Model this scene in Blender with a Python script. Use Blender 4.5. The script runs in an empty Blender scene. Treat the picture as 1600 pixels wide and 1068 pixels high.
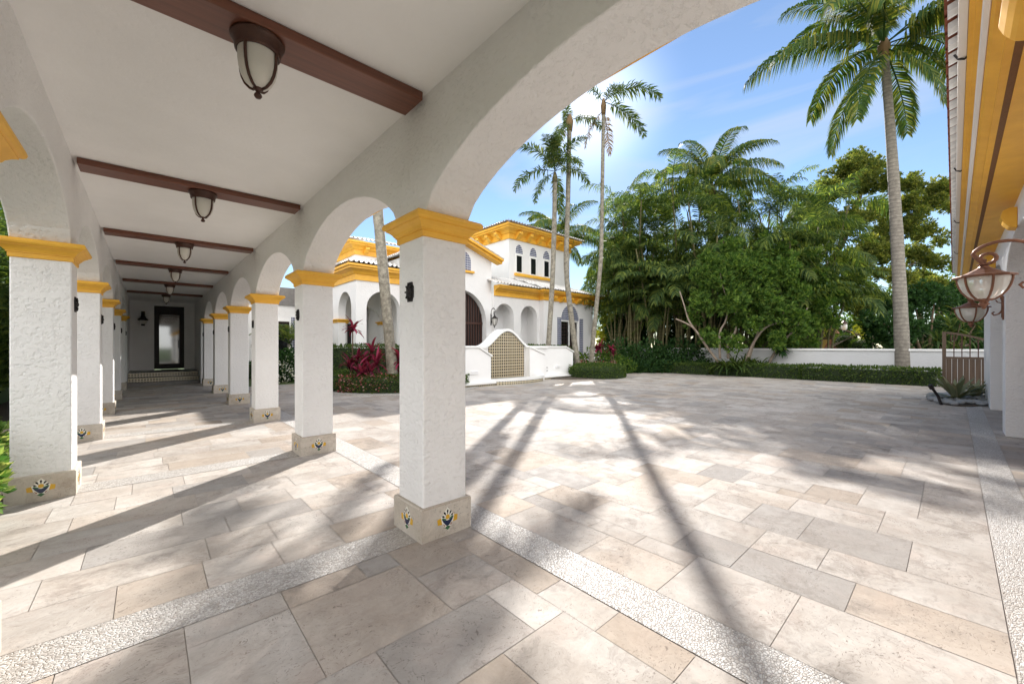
import bpy, bmesh, math, random
import numpy as np
from mathutils import Vector, Matrix

# ------------------------------------------------------------------ camera, sky, sun, exposure
SC = bpy.context.scene
COL = SC.collection
FPX, VPX, HY, EYE = 627.0, 800.0, 540.0, 1.5          # focal length in photo pixels, centre, horizon, eye height
YAW = math.atan(569 / 627.0)
SY, CY = math.sin(YAW), math.cos(YAW)
cd = bpy.data.cameras.new("camera"); cam = bpy.data.objects.new("camera", cd); COL.objects.link(cam)
cam.location = (0, 0, EYE); cam.rotation_euler = (math.radians(90), 0, -YAW)
cd.sensor_width = 36; cd.lens = FPX / 1600 * 36; cd.shift_y = 6 / 1600.0
cd.clip_start = .05; cd.clip_end = 2000
SC.camera = cam
SUN_AZ, SUN_EL = math.radians(52.9), math.radians(30.2)
SUN_DIR = Vector((math.sin(SUN_AZ) * math.cos(SUN_EL), math.cos(SUN_AZ) * math.cos(SUN_EL), math.sin(SUN_EL)))
W = bpy.data.worlds.new("World"); SC.world = W; W.use_nodes = True
nt = W.node_tree
bg = nt.nodes["Background"]
sky = nt.nodes.new("ShaderNodeTexSky"); sky.sky_type = 'NISHITA'; sky.sun_disc = False
sky.sun_elevation = SUN_EL; sky.sun_rotation = SUN_AZ
sky.air_density = 1.0; sky.dust_density = 0.0; sky.ozone_density = 3.0
# the bright solar disc itself with a small aureole (part of the sky)
wt = nt.nodes.new("ShaderNodeTexCoord"); wd = nt.nodes.new("ShaderNodeVectorMath"); wd.operation = 'DOT_PRODUCT'
wd.inputs[1].default_value = SUN_DIR; nt.links.new(wt.outputs["Generated"], wd.inputs[0])
wr = nt.nodes.new("ShaderNodeMapRange"); wr.inputs[1].default_value = math.cos(math.radians(5.0)); wr.inputs[2].default_value = math.cos(math.radians(.25))
nt.links.new(wd.outputs["Value"], wr.inputs[0])
wp = nt.nodes.new("ShaderNodeMath"); wp.operation = 'POWER'; wp.inputs[1].default_value = 40; nt.links.new(wr.outputs[0], wp.inputs[0])
wm = nt.nodes.new("ShaderNodeMix"); wm.data_type = 'RGBA'; nt.links.new(wp.outputs[0], wm.inputs[0]); nt.links.new(sky.outputs[0], wm.inputs[6]); wm.inputs[7].default_value = (40, 38, 35, 1)
wr2 = nt.nodes.new("ShaderNodeMapRange"); wr2.inputs[1].default_value = math.cos(math.radians(13)); wr2.inputs[2].default_value = 1.0; nt.links.new(wd.outputs["Value"], wr2.inputs[0])
wp2 = nt.nodes.new("ShaderNodeMath"); wp2.operation = 'POWER'; wp2.inputs[1].default_value = 3.5; nt.links.new(wr2.outputs[0], wp2.inputs[0])
wa = nt.nodes.new("ShaderNodeVectorMath"); wa.operation = 'SCALE'; wa.inputs[0].default_value = (5.2, 5.0, 4.7); nt.links.new(wp2.outputs[0], wa.inputs["Scale"])
wq = nt.nodes.new("ShaderNodeVectorMath"); wq.operation = 'ADD'; nt.links.new(wm.outputs[2], wq.inputs[0]); nt.links.new(wa.outputs[0], wq.inputs[1])
# unseen broken cloud, added opposite the sun as fill light for shaded faces
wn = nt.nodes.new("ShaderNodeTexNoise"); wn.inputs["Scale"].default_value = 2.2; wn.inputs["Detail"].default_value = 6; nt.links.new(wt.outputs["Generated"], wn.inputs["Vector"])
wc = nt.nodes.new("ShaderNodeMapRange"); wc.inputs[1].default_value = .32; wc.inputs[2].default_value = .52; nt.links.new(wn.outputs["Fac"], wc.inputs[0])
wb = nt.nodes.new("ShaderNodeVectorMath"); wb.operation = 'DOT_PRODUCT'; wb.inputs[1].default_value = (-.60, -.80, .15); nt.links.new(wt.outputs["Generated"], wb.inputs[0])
ww = nt.nodes.new("ShaderNodeMapping"); ww.inputs["Scale"].default_value = (2.2, 1.0, 7.0); nt.links.new(wt.outputs["Generated"], ww.inputs[0])
ws = nt.nodes.new("ShaderNodeTexNoise"); ws.inputs["Scale"].default_value = 2.0; ws.inputs["Detail"].default_value = 7; ws.inputs["Distortion"].default_value = .6; nt.links.new(ww.outputs[0], ws.inputs["Vector"])
wy = nt.nodes.new("ShaderNodeMapRange"); wy.inputs[1].default_value = .48; wy.inputs[2].default_value = .78; wy.inputs[3].default_value = .06; wy.inputs[4].default_value = .5; nt.links.new(ws.outputs["Fac"], wy.inputs[0])
wz = nt.nodes.new("ShaderNodeMix"); wz.data_type = 'RGBA'; nt.links.new(wy.outputs[0], wz.inputs[0]); nt.links.new(wq.outputs[0], wz.inputs[6]); wz.inputs[7].default_value = (4.6, 4.7, 4.9, 1)
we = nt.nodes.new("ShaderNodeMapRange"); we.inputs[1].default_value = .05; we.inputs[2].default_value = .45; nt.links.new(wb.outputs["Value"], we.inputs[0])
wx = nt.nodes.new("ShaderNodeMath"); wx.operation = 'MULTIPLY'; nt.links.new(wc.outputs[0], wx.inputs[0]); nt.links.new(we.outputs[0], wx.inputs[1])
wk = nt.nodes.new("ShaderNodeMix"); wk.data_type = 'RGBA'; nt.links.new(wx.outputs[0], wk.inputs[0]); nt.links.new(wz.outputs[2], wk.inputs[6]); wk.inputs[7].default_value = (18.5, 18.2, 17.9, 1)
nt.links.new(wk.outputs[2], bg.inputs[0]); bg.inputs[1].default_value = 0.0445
sl = bpy.data.lights.new("sun", 'SUN'); so = bpy.data.objects.new("sun", sl); COL.objects.link(so)
sl.energy = 2.35; sl.angle = math.radians(.53); sl.color = (1, .95, .89)
so.rotation_euler = SUN_DIR.to_track_quat('Z', 'Y').to_euler(); so.location = (10, 8, 20)
SC.view_settings.view_transform = 'Standard'; SC.view_settings.look = 'None'
SC.view_settings.exposure = 2.03; SC.view_settings.gamma = 1
SC.render.engine = 'CYCLES'
SC.cycles.use_denoising = True
SC.cycles.max_bounces = 12; SC.cycles.diffuse_bounces = 9; SC.cycles.transparent_max_bounces = 12
SC.cycles.sample_clamp_indirect = 8

rnd = random.Random(7)
rng = np.random.default_rng(7)
PI = math.pi

def P(px, d, py=None):
    """world point seen at photo column px (and row py) at view depth d"""
    l = (px - VPX) / FPX * d
    z = 0 if py is None else EYE + (HY - py) / FPX * d
    return Vector((d * SY + l * CY, d * CY - l * SY, z))

# ------------------------------------------------------------------ materials
class NT:
    def __init__(s, name):
        s.m = bpy.data.materials.new(name); s.m.use_nodes = True; s.t = s.m.node_tree
        s.b = s.t.nodes["Principled BSDF"]; s.out = s.t.nodes["Material Output"]
    def n(s, typ, **kw):
        x = s.t.nodes.new("ShaderNode" + typ)
        for k, v in kw.items(): setattr(x, k, v)
        return x
    def l(s, a, b): s.t.links.new(a, b)
    def pos(s): return s.n("TexCoord").outputs["Object"]
    def mapped(s, v, scale):
        m = s.n("Mapping"); m.inputs["Scale"].default_value = scale; s.l(v, m.inputs[0]); return m.outputs[0]
    def noise(s, v, scale, detail=4, rough=.55, out="Fac"):
        x = s.n("TexNoise"); x.inputs["Scale"].default_value = scale; x.inputs["Detail"].default_value = detail
        x.inputs["Roughness"].default_value = rough; s.l(v, x.inputs["Vector"]); return x.outputs[out]
    def vor(s, v, scale, feat='F1', out="Distance"):
        x = s.n("TexVoronoi", feature=feat); x.inputs["Scale"].default_value = scale; s.l(v, x.inputs["Vector"]); return x.outputs[out]
    def ramp(s, f, stops, interp='LINEAR'):
        x = s.n("ValToRGB"); x.color_ramp.interpolation = interp; e = x.color_ramp.elements
        while len(e) < len(stops): e.new(.5)
        for el, (p, c) in zip(e, stops):
            el.position = p; el.color = (c, c, c, 1) if isinstance(c, (int, float)) else (*c, 1)
        s.l(f, x.inputs[0]); return x.outputs[0]
    def mix(s, f, a, b, mode='MIX'):
        x = s.n("Mix", data_type='RGBA', blend_type=mode)
        for sock, v in ((x.inputs[0], f), (x.inputs[6], a), (x.inputs[7], b)):
            if isinstance(v, (int, float)): sock.default_value = v
            elif isinstance(v, tuple): sock.default_value = (*v, 1)
            else: s.l(v, sock)
        return x.outputs[2]
    def math(s, op, a, b=None, c=None):
        x = s.n("Math", operation=op)
        for i, v in enumerate((a, b, c)):
            if v is None: continue
            if isinstance(v, (int, float)): x.inputs[i].default_value = v
            else: s.l(v, x.inputs[i])
        return x.outputs[0]
    def bump(s, h, strength=.3, dist=.01, prev=None):
        x = s.n("Bump"); x.inputs["Strength"].default_value = strength; x.inputs["Distance"].default_value = dist
        s.l(h, x.inputs["Height"])
        if prev is not None: s.l(prev, x.inputs["Normal"])
        s.l(x.outputs[0], s.b.inputs["Normal"]); return x.outputs[0]
    def col(s, c):
        if isinstance(c, tuple): s.b.inputs["Base Color"].default_value = (*c, 1)
        else: s.l(c, s.b.inputs["Base Color"])
    def rough(s, r):
        if isinstance(r, (int, float)): s.b.inputs["Roughness"].default_value = r
        else: s.l(r, s.b.inputs["Roughness"])

M = {}
def stucco(name, c, bumpd=.006, scale=1.0, rough=.85):
    k = NT(name); v = k.pos()
    a = k.noise(v, 30 * scale, 4, .62); b = k.vor(k.mapped(v, (1, 1, 1.4)), 24 * scale, 'SMOOTH_F1')
    d = k.noise(v, 150 * scale, 2, .6)
    h = k.math('ADD', k.math('MULTIPLY', a, 1.0), k.math('MULTIPLY', b, .5))
    h = k.math('ADD', k.ramp(h, [(.42, 0), (.75, 1)]), k.math('MULTIPLY', d, .35))
    h = k.math('MULTIPLY', h, k.ramp(k.noise(v, 2.1, 4, .6), [(.3, .5), (.66, 1)])); k.bump(h, .8, bumpd)
    dirt = k.noise(v, 1.3, 6, .65)
    c2 = tuple(x * .93 for x in c)
    k.col(k.mix(k.ramp(dirt, [(.35, 0), (.75, 1)]), c, c2)); k.rough(rough)
    M[name] = k.m
stucco("white_stucco", (.83, .822, .81), .011)
stucco("villa_stucco", (.80, .795, .785), .01, .6)
stucco("garden_wall_shade", (.60, .605, .61), .008, .6)  # darker copy of the villa stucco: the wall's shade is put into its colour
stucco("smooth_white", (.84, .835, .82), .0012, .8, .8)

def simple(name, c, rough=.5, metal=0, c2=None, scale=8, bump=0):
    k = NT(name); v = k.pos()
    if c2: k.col(k.mix(k.ramp(k.noise(v, scale, 6, .65), [(.3, 0), (.7, 1)]), c, c2))
    else: k.col(c)
    k.rough(rough); k.b.inputs["Metallic"].default_value = metal
    if bump: k.bump(k.noise(v, scale * 6, 4), .4, bump)
    M[name] = k.m
simple("orange_paint", (.85, .47, .048), .5, 0, (.72, .37, .034), 3.5, .0015)
simple("brown_metal", (.085, .036, .024), .42, .3, (.05, .022, .016), 20, .001)
simple("copper_metal", (.235, .105, .06), .45, .4, (.13, .058, .035), 18, .0015)
simple("dark_iron", (.022, .02, .02), .5, .5, (.035, .03, .03), 20, .002)
simple("white_paint", (.8, .8, .78), .45)
simple("brown_vent", (.20, .085, .02), .7, 0, (.13, .055, .015), 60, .002)
simple("dark_glass", (.012, .014, .015), .06)
simple("mirror_glass", (.16, .165, .165), .05, 1.0)
simple("soil", (.05, .038, .028), .95, 0, (.09, .07, .05), 6, .02)
simple("grass", (.05, .08, .02), .9, 0, (.08, .11, .03), 3, .01)
simple("rubber", (.012, .012, .012), .8)
simple("stone_grey", (.17, .18, .185), .55, 0, (.30, .31, .32), 9, .004)
simple("ochre_wall", (.55, .36, .10), .8, 0, (.48, .30, .08), 6)
simple("red_roof", (.22, .07, .03), .7, 0, (.30, .11, .05), 14)
simple("tile_white", (.78, .76, .68), .25); simple("tile_blue", (.012, .022, .07), .2)
simple("tile_yellow", (.62, .36, .03), .25); simple("tile_green", (.05, .14, .06), .25); simple("tile_black", (.012, .012, .012), .25)
simple("terracotta", (.30, .10, .055), .75, 0, (.22, .07, .04), 20)
simple("slate_step", (.14, .135, .13), .4, 0, (.2, .19, .18), 7)
simple("lamp_white", (.85, .85, .85), .3)

def wood(name, a, b, rough=.35, axis=(1.2, 30, 30)):
    k = NT(name); v = k.mapped(k.pos(), axis)
    f = k.noise(v, 1.0, 7, .65); k.col(k.mix(k.ramp(f, [(.3, 0), (.72, 1)]), a, b)); k.rough(rough)
    k.bump(f, .15, .003); M[name] = k.m
wood("beam_wood", (.19, .066, .036), (.095, .033, .02), .4)
wood("gate_wood", (.10, .062, .036), (.055, .034, .022), .6, (30, 30, 1.2))
wood("garage_wood", (.13, .06, .03), (.07, .03, .016), .5, (1.2, 30, 30))

def travertine(name, base, light, dark, gray):
    k = NT(name)
    g = k.n("NewGeometry").outputs["Position"]
    at = k.n("Attribute", attribute_name="tint").outputs["Fac"]
    cmb = k.n("CombineXYZ"); k.l(k.math('MULTIPLY', at, 37.0), cmb.inputs[0]); k.l(k.math('MULTIPLY', at, 91.0), cmb.inputs[1]); k.l(k.math('MULTIPLY', at, 13.0), cmb.inputs[2])
    va = k.n("VectorMath", operation='ADD'); k.l(g, va.inputs[0]); k.l(cmb.outputs[0], va.inputs[1]); v = va.outputs[0]
    wv = k.n("VectorMath", operation='ADD'); wn_ = k.n("VectorMath", operation='SCALE'); wn_.inputs["Scale"].default_value = .35
    k.l(k.noise(v, 3.0, 4, .6, "Color"), wn_.inputs[0]); k.l(v, wv.inputs[0]); k.l(wn_.outputs[0], wv.inputs[1]); w = wv.outputs[0]
    tf = lambda f: k.math('FRACT', k.math('MULTIPLY', at, f))
    c = k.mix(k.ramp(k.noise(w, 1.7, 6, .6), [(.38, 0), (.62, 1)]), base, light)
    c = k.mix(k.math('MULTIPLY', k.ramp(k.noise(w, 2.9, 5, .6), [(.5, 0), (.7, 1)]), .55), c, (light[0] * .97, light[1] * .87, light[2] * .83))
    vein = k.noise(k.mapped(w, (1.3, 6.5, 4)), 2.0, 8, .7)
    c = k.mix(k.math('MULTIPLY', k.ramp(vein, [(.5, 0), (.7, 1)]), k.math('MULTIPLY', k.ramp(tf(5.3), [(.45, 0), (.9, 1)]), .6)), c, dark)
    c = k.mix(k.math('MULTIPLY', k.ramp(tf(7.31), [(.78, 0), (.86, 1)]), .6), c, gray)
    c = k.mix(k.math('MULTIPLY', k.ramp(tf(3.77), [(.66, 0), (.92, 1)]), .5), c, (.40, .315, .235))
    smoke = k.ramp(k.noise(w, 1.35, 10, .78), [(.53, 0), (.68, 1)])
    c = k.mix(k.math('MULTIPLY', smoke, .85), c, dark)
    mot = k.math('ADD', .62, k.math('MULTIPLY', k.noise(w, 11, 10, .82), .76))
    c = k.mix(1.0, c, mot, 'MULTIPLY')
    br = k.math('ADD', .90, k.math('MULTIPLY', tf(17.9), .18))
    c = k.mix(1.0, c, br, 'MULTIPLY')
    big = k.noise(g, .4, 6, .65)
    c = k.mix(k.math('MULTIPLY', k.ramp(big, [(.44, 0), (.66, 1)]), .45), c, tuple(x * .7 for x in base))
    pv = k.vor(k.mapped(w, (1, 1.6, 1)), 60, 'F1')
    pm = k.ramp(k.noise(v, 2.3, 4, .7), [(.55, 0), (.68, 1)])
    pit = k.math('MULTIPLY', k.ramp(pv, [(.10, 1), (.30, 0)]), pm)
    sm = k.ramp(k.noise(v, 1.9, 3, .6), [(.40, 0), (.62, 1)])
    sp = k.math('MULTIPLY', k.ramp(k.noise(k.mapped(w, (1, 1.9, 1)), 42, 4, .7), [(.585, 0), (.635, 1)]), sm)
    pit = k.math('MAXIMUM', pit, sp)
    c = k.mix(k.math('MULTIPLY', pit, .72), c, (.15, .125, .11))
    k.col(c)
    k.rough(k.ramp(k.noise(v, 5, 5), [(.3, .55), (.7, .8)])); k.b.inputs['Specular IOR Level'].default_value = .04
    h = k.math('SUBTRACT', k.math('MULTIPLY', k.noise(v, 24, 5, .65), .35), pit)
    k.bump(h, .35, .004); M[name] = k.m
travertine("travertine", (.405, .365, .325), (.51, .48, .445), (.20, .175, .155), (.285, .275, .265))
travertine("plinth_stone", (.53, .475, .40), (.61, .565, .50), (.36, .30, .24), (.46, .41, .34))
simple("grout", (.30, .265, .235), .9, 0, (.47, .43, .39), 3)
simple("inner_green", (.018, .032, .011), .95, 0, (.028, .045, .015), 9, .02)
def pebbles():
    k = NT("pebbles"); v = k.n("NewGeometry").outputs["Position"]
    v = k.mapped(v, (1, 1, .2))
    v = k.mapped(v, (1, 1.35, 1)); e = k.vor(v, 56, 'DISTANCE_TO_EDGE'); cc = k.vor(v, 56, 'F1', "Color")
    sep = k.n("SeparateColor"); k.l(cc, sep.inputs[0])
    c = k.ramp(sep.outputs[0], [(0, (.38, .35, .32)), (.35, (.53, .51, .485)), (.8, (.63, .615, .59)), (1, (.44, .40, .36))])
    c = k.mix(k.ramp(e, [(.015, 0), (.075, 1)]), (.27, .25, .235), c)
    c = k.mix(k.math('MULTIPLY', k.ramp(k.noise(v, .9, 5), [(.45, 0), (.7, 1)]), .3), c, (.33, .28, .23))
    k.col(c); k.rough(.5); k.bump(k.ramp(e, [(0, 0), (.2, 1)]), .6, .008); k.b.inputs['Specular IOR Level'].default_value = .3; M["pebbles"] = k.m
pebbles()
def roof_mat(name, a, b, stain):
    k = NT(name); v = k.pos()
    f = k.noise(v, 4, 6, .65); c = k.mix(k.ramp(f, [(.3, 0), (.7, 1)]), a, b)
    c = k.mix(k.math('MULTIPLY', k.ramp(k.noise(v, 1.1, 8, .7), [(.5, 0), (.7, 1)]), .55), c, stain)
    k.col(c); k.rough(.7); M[name] = k.m
roof_mat("roof_tile", (.74, .73, .71), (.64, .63, .61), (.42, .40, .37))
def grid_tiles(name, size, c1, c2, mortar, mort=.12, dots=None):
    k = NT(name); v = k.pos(); sp = k.n("SeparateXYZ"); k.l(v, sp.inputs[0])
    cb = k.n("CombineXYZ"); k.l(k.math('ADD', sp.outputs[0], sp.outputs[1]), cb.inputs[0]); k.l(sp.outputs[2], cb.inputs[1])
    def brick(sz, mo, a, b, m):
        x = k.n("TexBrick", offset=0.0); x.inputs["Scale"].default_value = 1; x.inputs["Brick Width"].default_value = sz
        x.inputs["Row Height"].default_value = sz; x.inputs["Mortar Size"].default_value = sz * mo; x.inputs["Mortar Smooth"].default_value = .1
        for nm, cc in (("Color1", a), ("Color2", b), ("Mortar", m)): x.inputs[nm].default_value = (*cc, 1)
        k.l(cb.outputs[0], x.inputs["Vector"]); return x
    x = brick(size, mort, c1, c2, mortar); c = x.outputs["Color"]
    if dots:
        y = brick(size * 2, .035, (0, 0, 0), (0, 0, 0), (1, 1, 1))
        c = k.mix(y.outputs["Fac"], c, dots)
    k.col(c); k.rough(.25); M[name] = k.m
grid_tiles("blue_tile", .115, (.018, .024, .085), (.03, .04, .13), (.62, .64, .68), .11)
grid_tiles("ochre_tile", .118, (.06, .048, .038), (.10, .075, .05), (.43, .36, .23), .17, (.55, .48, .35))
grid_tiles("step_tile", .085, (.02, .022, .03), (.05, .04, .03), (.55, .48, .33), .24, (.5, .46, .38))
def glass(name, tint, rough, alpha):
    k = NT(name); tr = k.n("BsdfTransparent"); tr.inputs[0].default_value = (*tint, 1)
    mx = k.n("MixShader"); mx.inputs[0].default_value = alpha
    k.col((.8, .78, .72)); k.rough(rough)
    k.bump(k.noise(k.pos(), 45, 3), .35, .004)
    k.l(tr.outputs[0], mx.inputs[1]); k.l(k.b.outputs[0], mx.inputs[2]); k.l(mx.outputs[0], k.out.inputs[0]); M[name] = k.m
glass("frosted_glass", (.9, .88, .82), .3, .72)
glass("clear_glass", (.96, .96, .95), .12, .5)
def leaf(name, a, b, c, trans=.35, rough=.6, spec=.2):
    k = NT(name); r = k.n("NewGeometry").outputs["Random Per Island"]
    colr = k.ramp(r, [(0, a), (.55, b), (1, c)])
    k.col(colr); k.rough(rough); k.b.inputs["Specular IOR Level"].default_value = spec
    tl = k.n("BsdfTranslucent"); cc = k.mix(.5, colr, (.42, .55, .06), 'MIX'); k.l(k.mix(1.0, colr, (1.45, 1.4, .7), 'MULTIPLY'), tl.inputs[0])
    mx = k.n("MixShader"); mx.inputs[0].default_value = trans
    k.l(k.b.outputs[0], mx.inputs[1]); k.l(tl.outputs[0], mx.inputs[2]); k.l(mx.outputs[0], k.out.inputs[0]); M[name] = k.m
leaf("palm_leaf", (.04, .075, .024), (.065, .11, .032), (.16, .18, .05))
leaf("coconut_leaf", (.04, .085, .02), (.065, .12, .028), (.28, .27, .05))
leaf("areca_leaf", (.04, .08, .028), (.08, .135, .04), (.24, .29, .065), .52)
leaf("shrub_leaf", (.05, .11, .024), (.09, .17, .034), (.20, .29, .055), .48)
leaf("ficus_leaf", (.06, .10, .025), (.12, .155, .035), (.30, .30, .07), .5)
leaf("lime_leaf", (.16, .20, .02), (.28, .30, .03), (.40, .38, .05), .45)
leaf("hedge_leaf", (.035, .07, .018), (.06, .11, .024), (.14, .19, .04))
leaf("dark_leaf", (.016, .05, .015), (.03, .075, .02), (.05, .11, .025), .25)
leaf("variegated_leaf", (.06, .16, .04), (.14, .26, .06), (.50, .55, .25))
leaf("red_leaf", (.075, .012, .024), (.19, .02, .05), (.36, .045, .11), .3)
leaf("pink_flower", (.10, .05, .03), (.38, .07, .09), (.55, .40, .36), .25)
leaf("white_flower", (.7, .7, .65), (.75, .75, .7), (.8, .8, .75), .3)
leaf("agave_leaf", (.12, .15, .09), (.19, .21, .13), (.26, .25, .16), .2)
leaf("dry_leaf", (.16, .10, .05), (.22, .14, .07), (.28, .19, .10), .2, .7)
def bark(name, a, b, ring=0):
    k = NT(name); v = k.pos(); f = k.noise(v, 7, 7, .7)
    c = k.mix(k.ramp(f, [(.36, 0), (.64, 1)]), a, b)
    if ring:
        sp = k.n("SeparateXYZ"); k.l(v, sp.inputs[0])
        w = k.math('FRACT', k.math('ADD', k.math('MULTIPLY', sp.outputs[2], ring), k.math('MULTIPLY', k.noise(v, 1.5, 3), 1.2)))
        rg = k.ramp(w, [(0, 1), (.16, .05), (.8, .1), (1, 1)])
        c = k.mix(k.math('MULTIPLY', rg, .8), c, tuple(x * .4 for x in a)); k.bump(k.math('ADD', f, rg), .4, .02)
    else: k.bump(f, .5, .02)
    k.col(c); k.rough(.85); M[name] = k.m
bark("palm_bark", (.30, .27, .225), (.17, .15, .125), 6.5)
bark("lichen_bark", (.32, .295, .235), (.12, .105, .08))
bark("pale_branch", (.34, .28, .22), (.22, .17, .13))
bark("brown_bark", (.13, .085, .05), (.075, .05, .03))
bark("cane_bark", (.16, .15, .06), (.10, .085, .04), 5.0)

# ------------------------------------------------------------------ mesh builder
class MB:
    def __init__(s): s.v = []; s.f = []; s.mi = []; s.tint = []
    def add(s, verts, faces, mi=0, tint=0.0):
        o = len(s.v); s.v += [tuple(map(float, p)) for p in verts]
        for q in faces: s.f.append(tuple(i + o for i in q)); s.mi.append(mi); s.tint.append(tint)
        return s
    def addnp(s, V, F, mi=0):
        o = len(s.v); s.v += V.tolist(); s.f += (np.asarray(F) + o).tolist(); s.mi += [mi] * len(F); s.tint += [0.0] * len(F); return s
    def box(s, x0, x1, y0, y1, z0, z1, mi=0):
        return s.add([(x0, y0, z0), (x1, y0, z0), (x1, y1, z0), (x0, y1, z0), (x0, y0, z1), (x1, y0, z1), (x1, y1, z1), (x0, y1, z1)],
                     [(3, 2, 1, 0), (4, 5, 6, 7), (0, 1, 5, 4), (1, 2, 6, 5), (2, 3, 7, 6), (3, 0, 4, 7)], mi)
    def loft(s, cx, cy, hx, hy, prof, mi=0, cap=True):
        V = []; F = []
        for o, z in prof:
            V += [(cx - hx - o, cy - hy - o, z), (cx + hx + o, cy - hy - o, z), (cx + hx + o, cy + hy + o, z), (cx - hx - o, cy + hy + o, z)]
        n = len(prof)
        for i in range(n - 1):
            for j in range(4): a = 4 * i + j; b = 4 * i + (j + 1) % 4; F.append((a, b, b + 4, a + 4))
        if cap: F.append((3, 2, 1, 0)); F.append(tuple(4 * (n - 1) + j for j in range(4)))
        return s.add(V, F, mi)
    def lathe(s, prof, c=(0, 0, 0), seg=16, mi=0, capb=False, capt=False, squash=(1, 1)):
        V = []; F = []
        for r, z in prof:
            for j in range(seg):
                a = 2 * PI * j / seg; V.append((c[0] + r * math.cos(a) * squash[0], c[1] + r * math.sin(a) * squash[1], c[2] + z))
        for i in range(len(prof) - 1):
            for j in range(seg): a = i * seg + j; b = i * seg + (j + 1) % seg; F.append((a, b, b + seg, a + seg))
        if capb: F.append(tuple(range(seg - 1, -1, -1)))
        if capt: F.append(tuple((len(prof) - 1) * seg + j for j in range(seg)))
        return s.add(V, F, mi)
    def tube(s, pts, rad, seg=8, mi=0, cap=True):
        pts = [Vector(p) for p in pts]; n = len(pts)
        if isinstance(rad, (int, float)): rad = [rad] * n
        V = []; F = []; up = None
        for i, p in enumerate(pts):
            t = (pts[min(i + 1, n - 1)] - pts[max(i - 1, 0)]).normalized()
            if up is None:
                up = Vector((0, 0, 1)) if abs(t.z) < .9 else Vector((1, 0, 0))
            a = t.cross(up).normalized(); b = a.cross(t).normalized(); up = b
            for j in range(seg):
                an = 2 * PI * j / seg; V.append(p + (a * math.cos(an) + b * math.sin(an)) * rad[i])
        for i in range(n - 1):
            for j in range(seg): q = i * seg + j; r = i * seg + (j + 1) % seg; F.append((q, r, r + seg, q + seg))
        if cap: F.append(tuple(range(seg - 1, -1, -1))); F.append(tuple((n - 1) * seg + j for j in range(seg)))
        return s.add(V, F, mi)
    def beam(s, p0, p1, w, h, mi=0):
        p0 = Vector(p0); p1 = Vector(p1); t = (p1 - p0).normalized(); a = t.cross(Vector((0, 0, 1))).normalized() * (w / 2); b = a.cross(t).normalized() * (h / 2)
        V = [p + q for p in (p0, p1) for q in (-a - b, a - b, a + b, -a + b)]
        return s.add(V, [(3, 2, 1, 0), (4, 5, 6, 7), (0, 1, 5, 4), (1, 2, 6, 5), (2, 3, 7, 6), (3, 0, 4, 7)], mi)
    def prism(s, poly, y0, y1, mi=0, axis='Y'):
        n = len(poly)
        mk = (lambda u, z, w: (u, w, z)) if axis == 'Y' else ((lambda u, z, w: (w, u, z)) if axis == 'X' else (lambda u, z, w: (u, z, w)))
        V = [mk(u, z, y0) for u, z in poly] + [mk(u, z, y1) for u, z in poly]
        F = [tuple(range(n)), tuple(range(2 * n - 1, n - 1, -1))] + [(i, i + n, (i + 1) % n + n, (i + 1) % n) for i in range(n)]
        return s.add(V, F, mi)
    def wall(s, prof, w0, w1, ztop, axis='Y', mi=0):
        """wall running along axis; prof = [(u, zlow)...]; thickness w0..w1; ztop number or function"""
        zt = ztop if callable(ztop) else (lambda u: ztop)
        mk = (lambda u, w, z: (w, u, z)) if axis == 'Y' else (lambda u, w, z: (u, w, z))
        for (u0, a0), (u1, a1) in zip(prof, prof[1:]):
            s.add([mk(u0, w0, a0), mk(u1, w0, a1), mk(u1, w1, a1), mk(u0, w1, a0)], [(0, 1, 2, 3)], mi)
            if abs(u1 - u0) > 1e-6:
                s.add([mk(u0, w0, a0), mk(u1, w0, a1), mk(u1, w0, zt(u1)), mk(u0, w0, zt(u0))], [(0, 1, 2, 3)], mi)
                s.add([mk(u0, w1, a0), mk(u1, w1, a1), mk(u1, w1, zt(u1)), mk(u0, w1, zt(u0))], [(3, 2, 1, 0)], mi)
                s.add([mk(u0, w0, zt(u0)), mk(u1, w0, zt(u1)), mk(u1, w1, zt(u1)), mk(u0, w1, zt(u0))], [(0, 1, 2, 3)], mi)
        for u, a in (prof[0], prof[-1]):
            s.add([mk(u, w0, a), mk(u, w1, a), mk(u, w1, zt(u)), mk(u, w0, zt(u))], [(0, 1, 2, 3)], mi)
        return s
    def sweep(s, path, prof, mi=0):
        """mitred moulding: plan polyline path, prof = [(out, z)], out to the right of travel; closed section"""
        path = [Vector((p[0], p[1])) for p in path]; n = len(path); V = []; F = []; m = len(prof)
        for i in range(n):
            d0 = (path[i] - path[i - 1]).normalized() if i else None; d1 = (path[i + 1] - path[i]).normalized() if i < n - 1 else None
            if d0 is None: d0 = d1
            if d1 is None: d1 = d0
            n0 = Vector((d0.y, -d0.x)); n1 = Vector((d1.y, -d1.x)); b = n0 + n1; b = b / max(b.dot(n0), .2)
            for o, z in prof: q = path[i] + b * o; V.append((q.x, q.y, z))
        for i in range(n - 1):
            for j in range(m): a = i * m + j; c = i * m + (j + 1) % m; F.append((a, c, c + m, a + m))
        F.append(tuple(range(m - 1, -1, -1))); F.append(tuple((n - 1) * m + j for j in range(m)))
        return s.add(V, F, mi)
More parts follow.
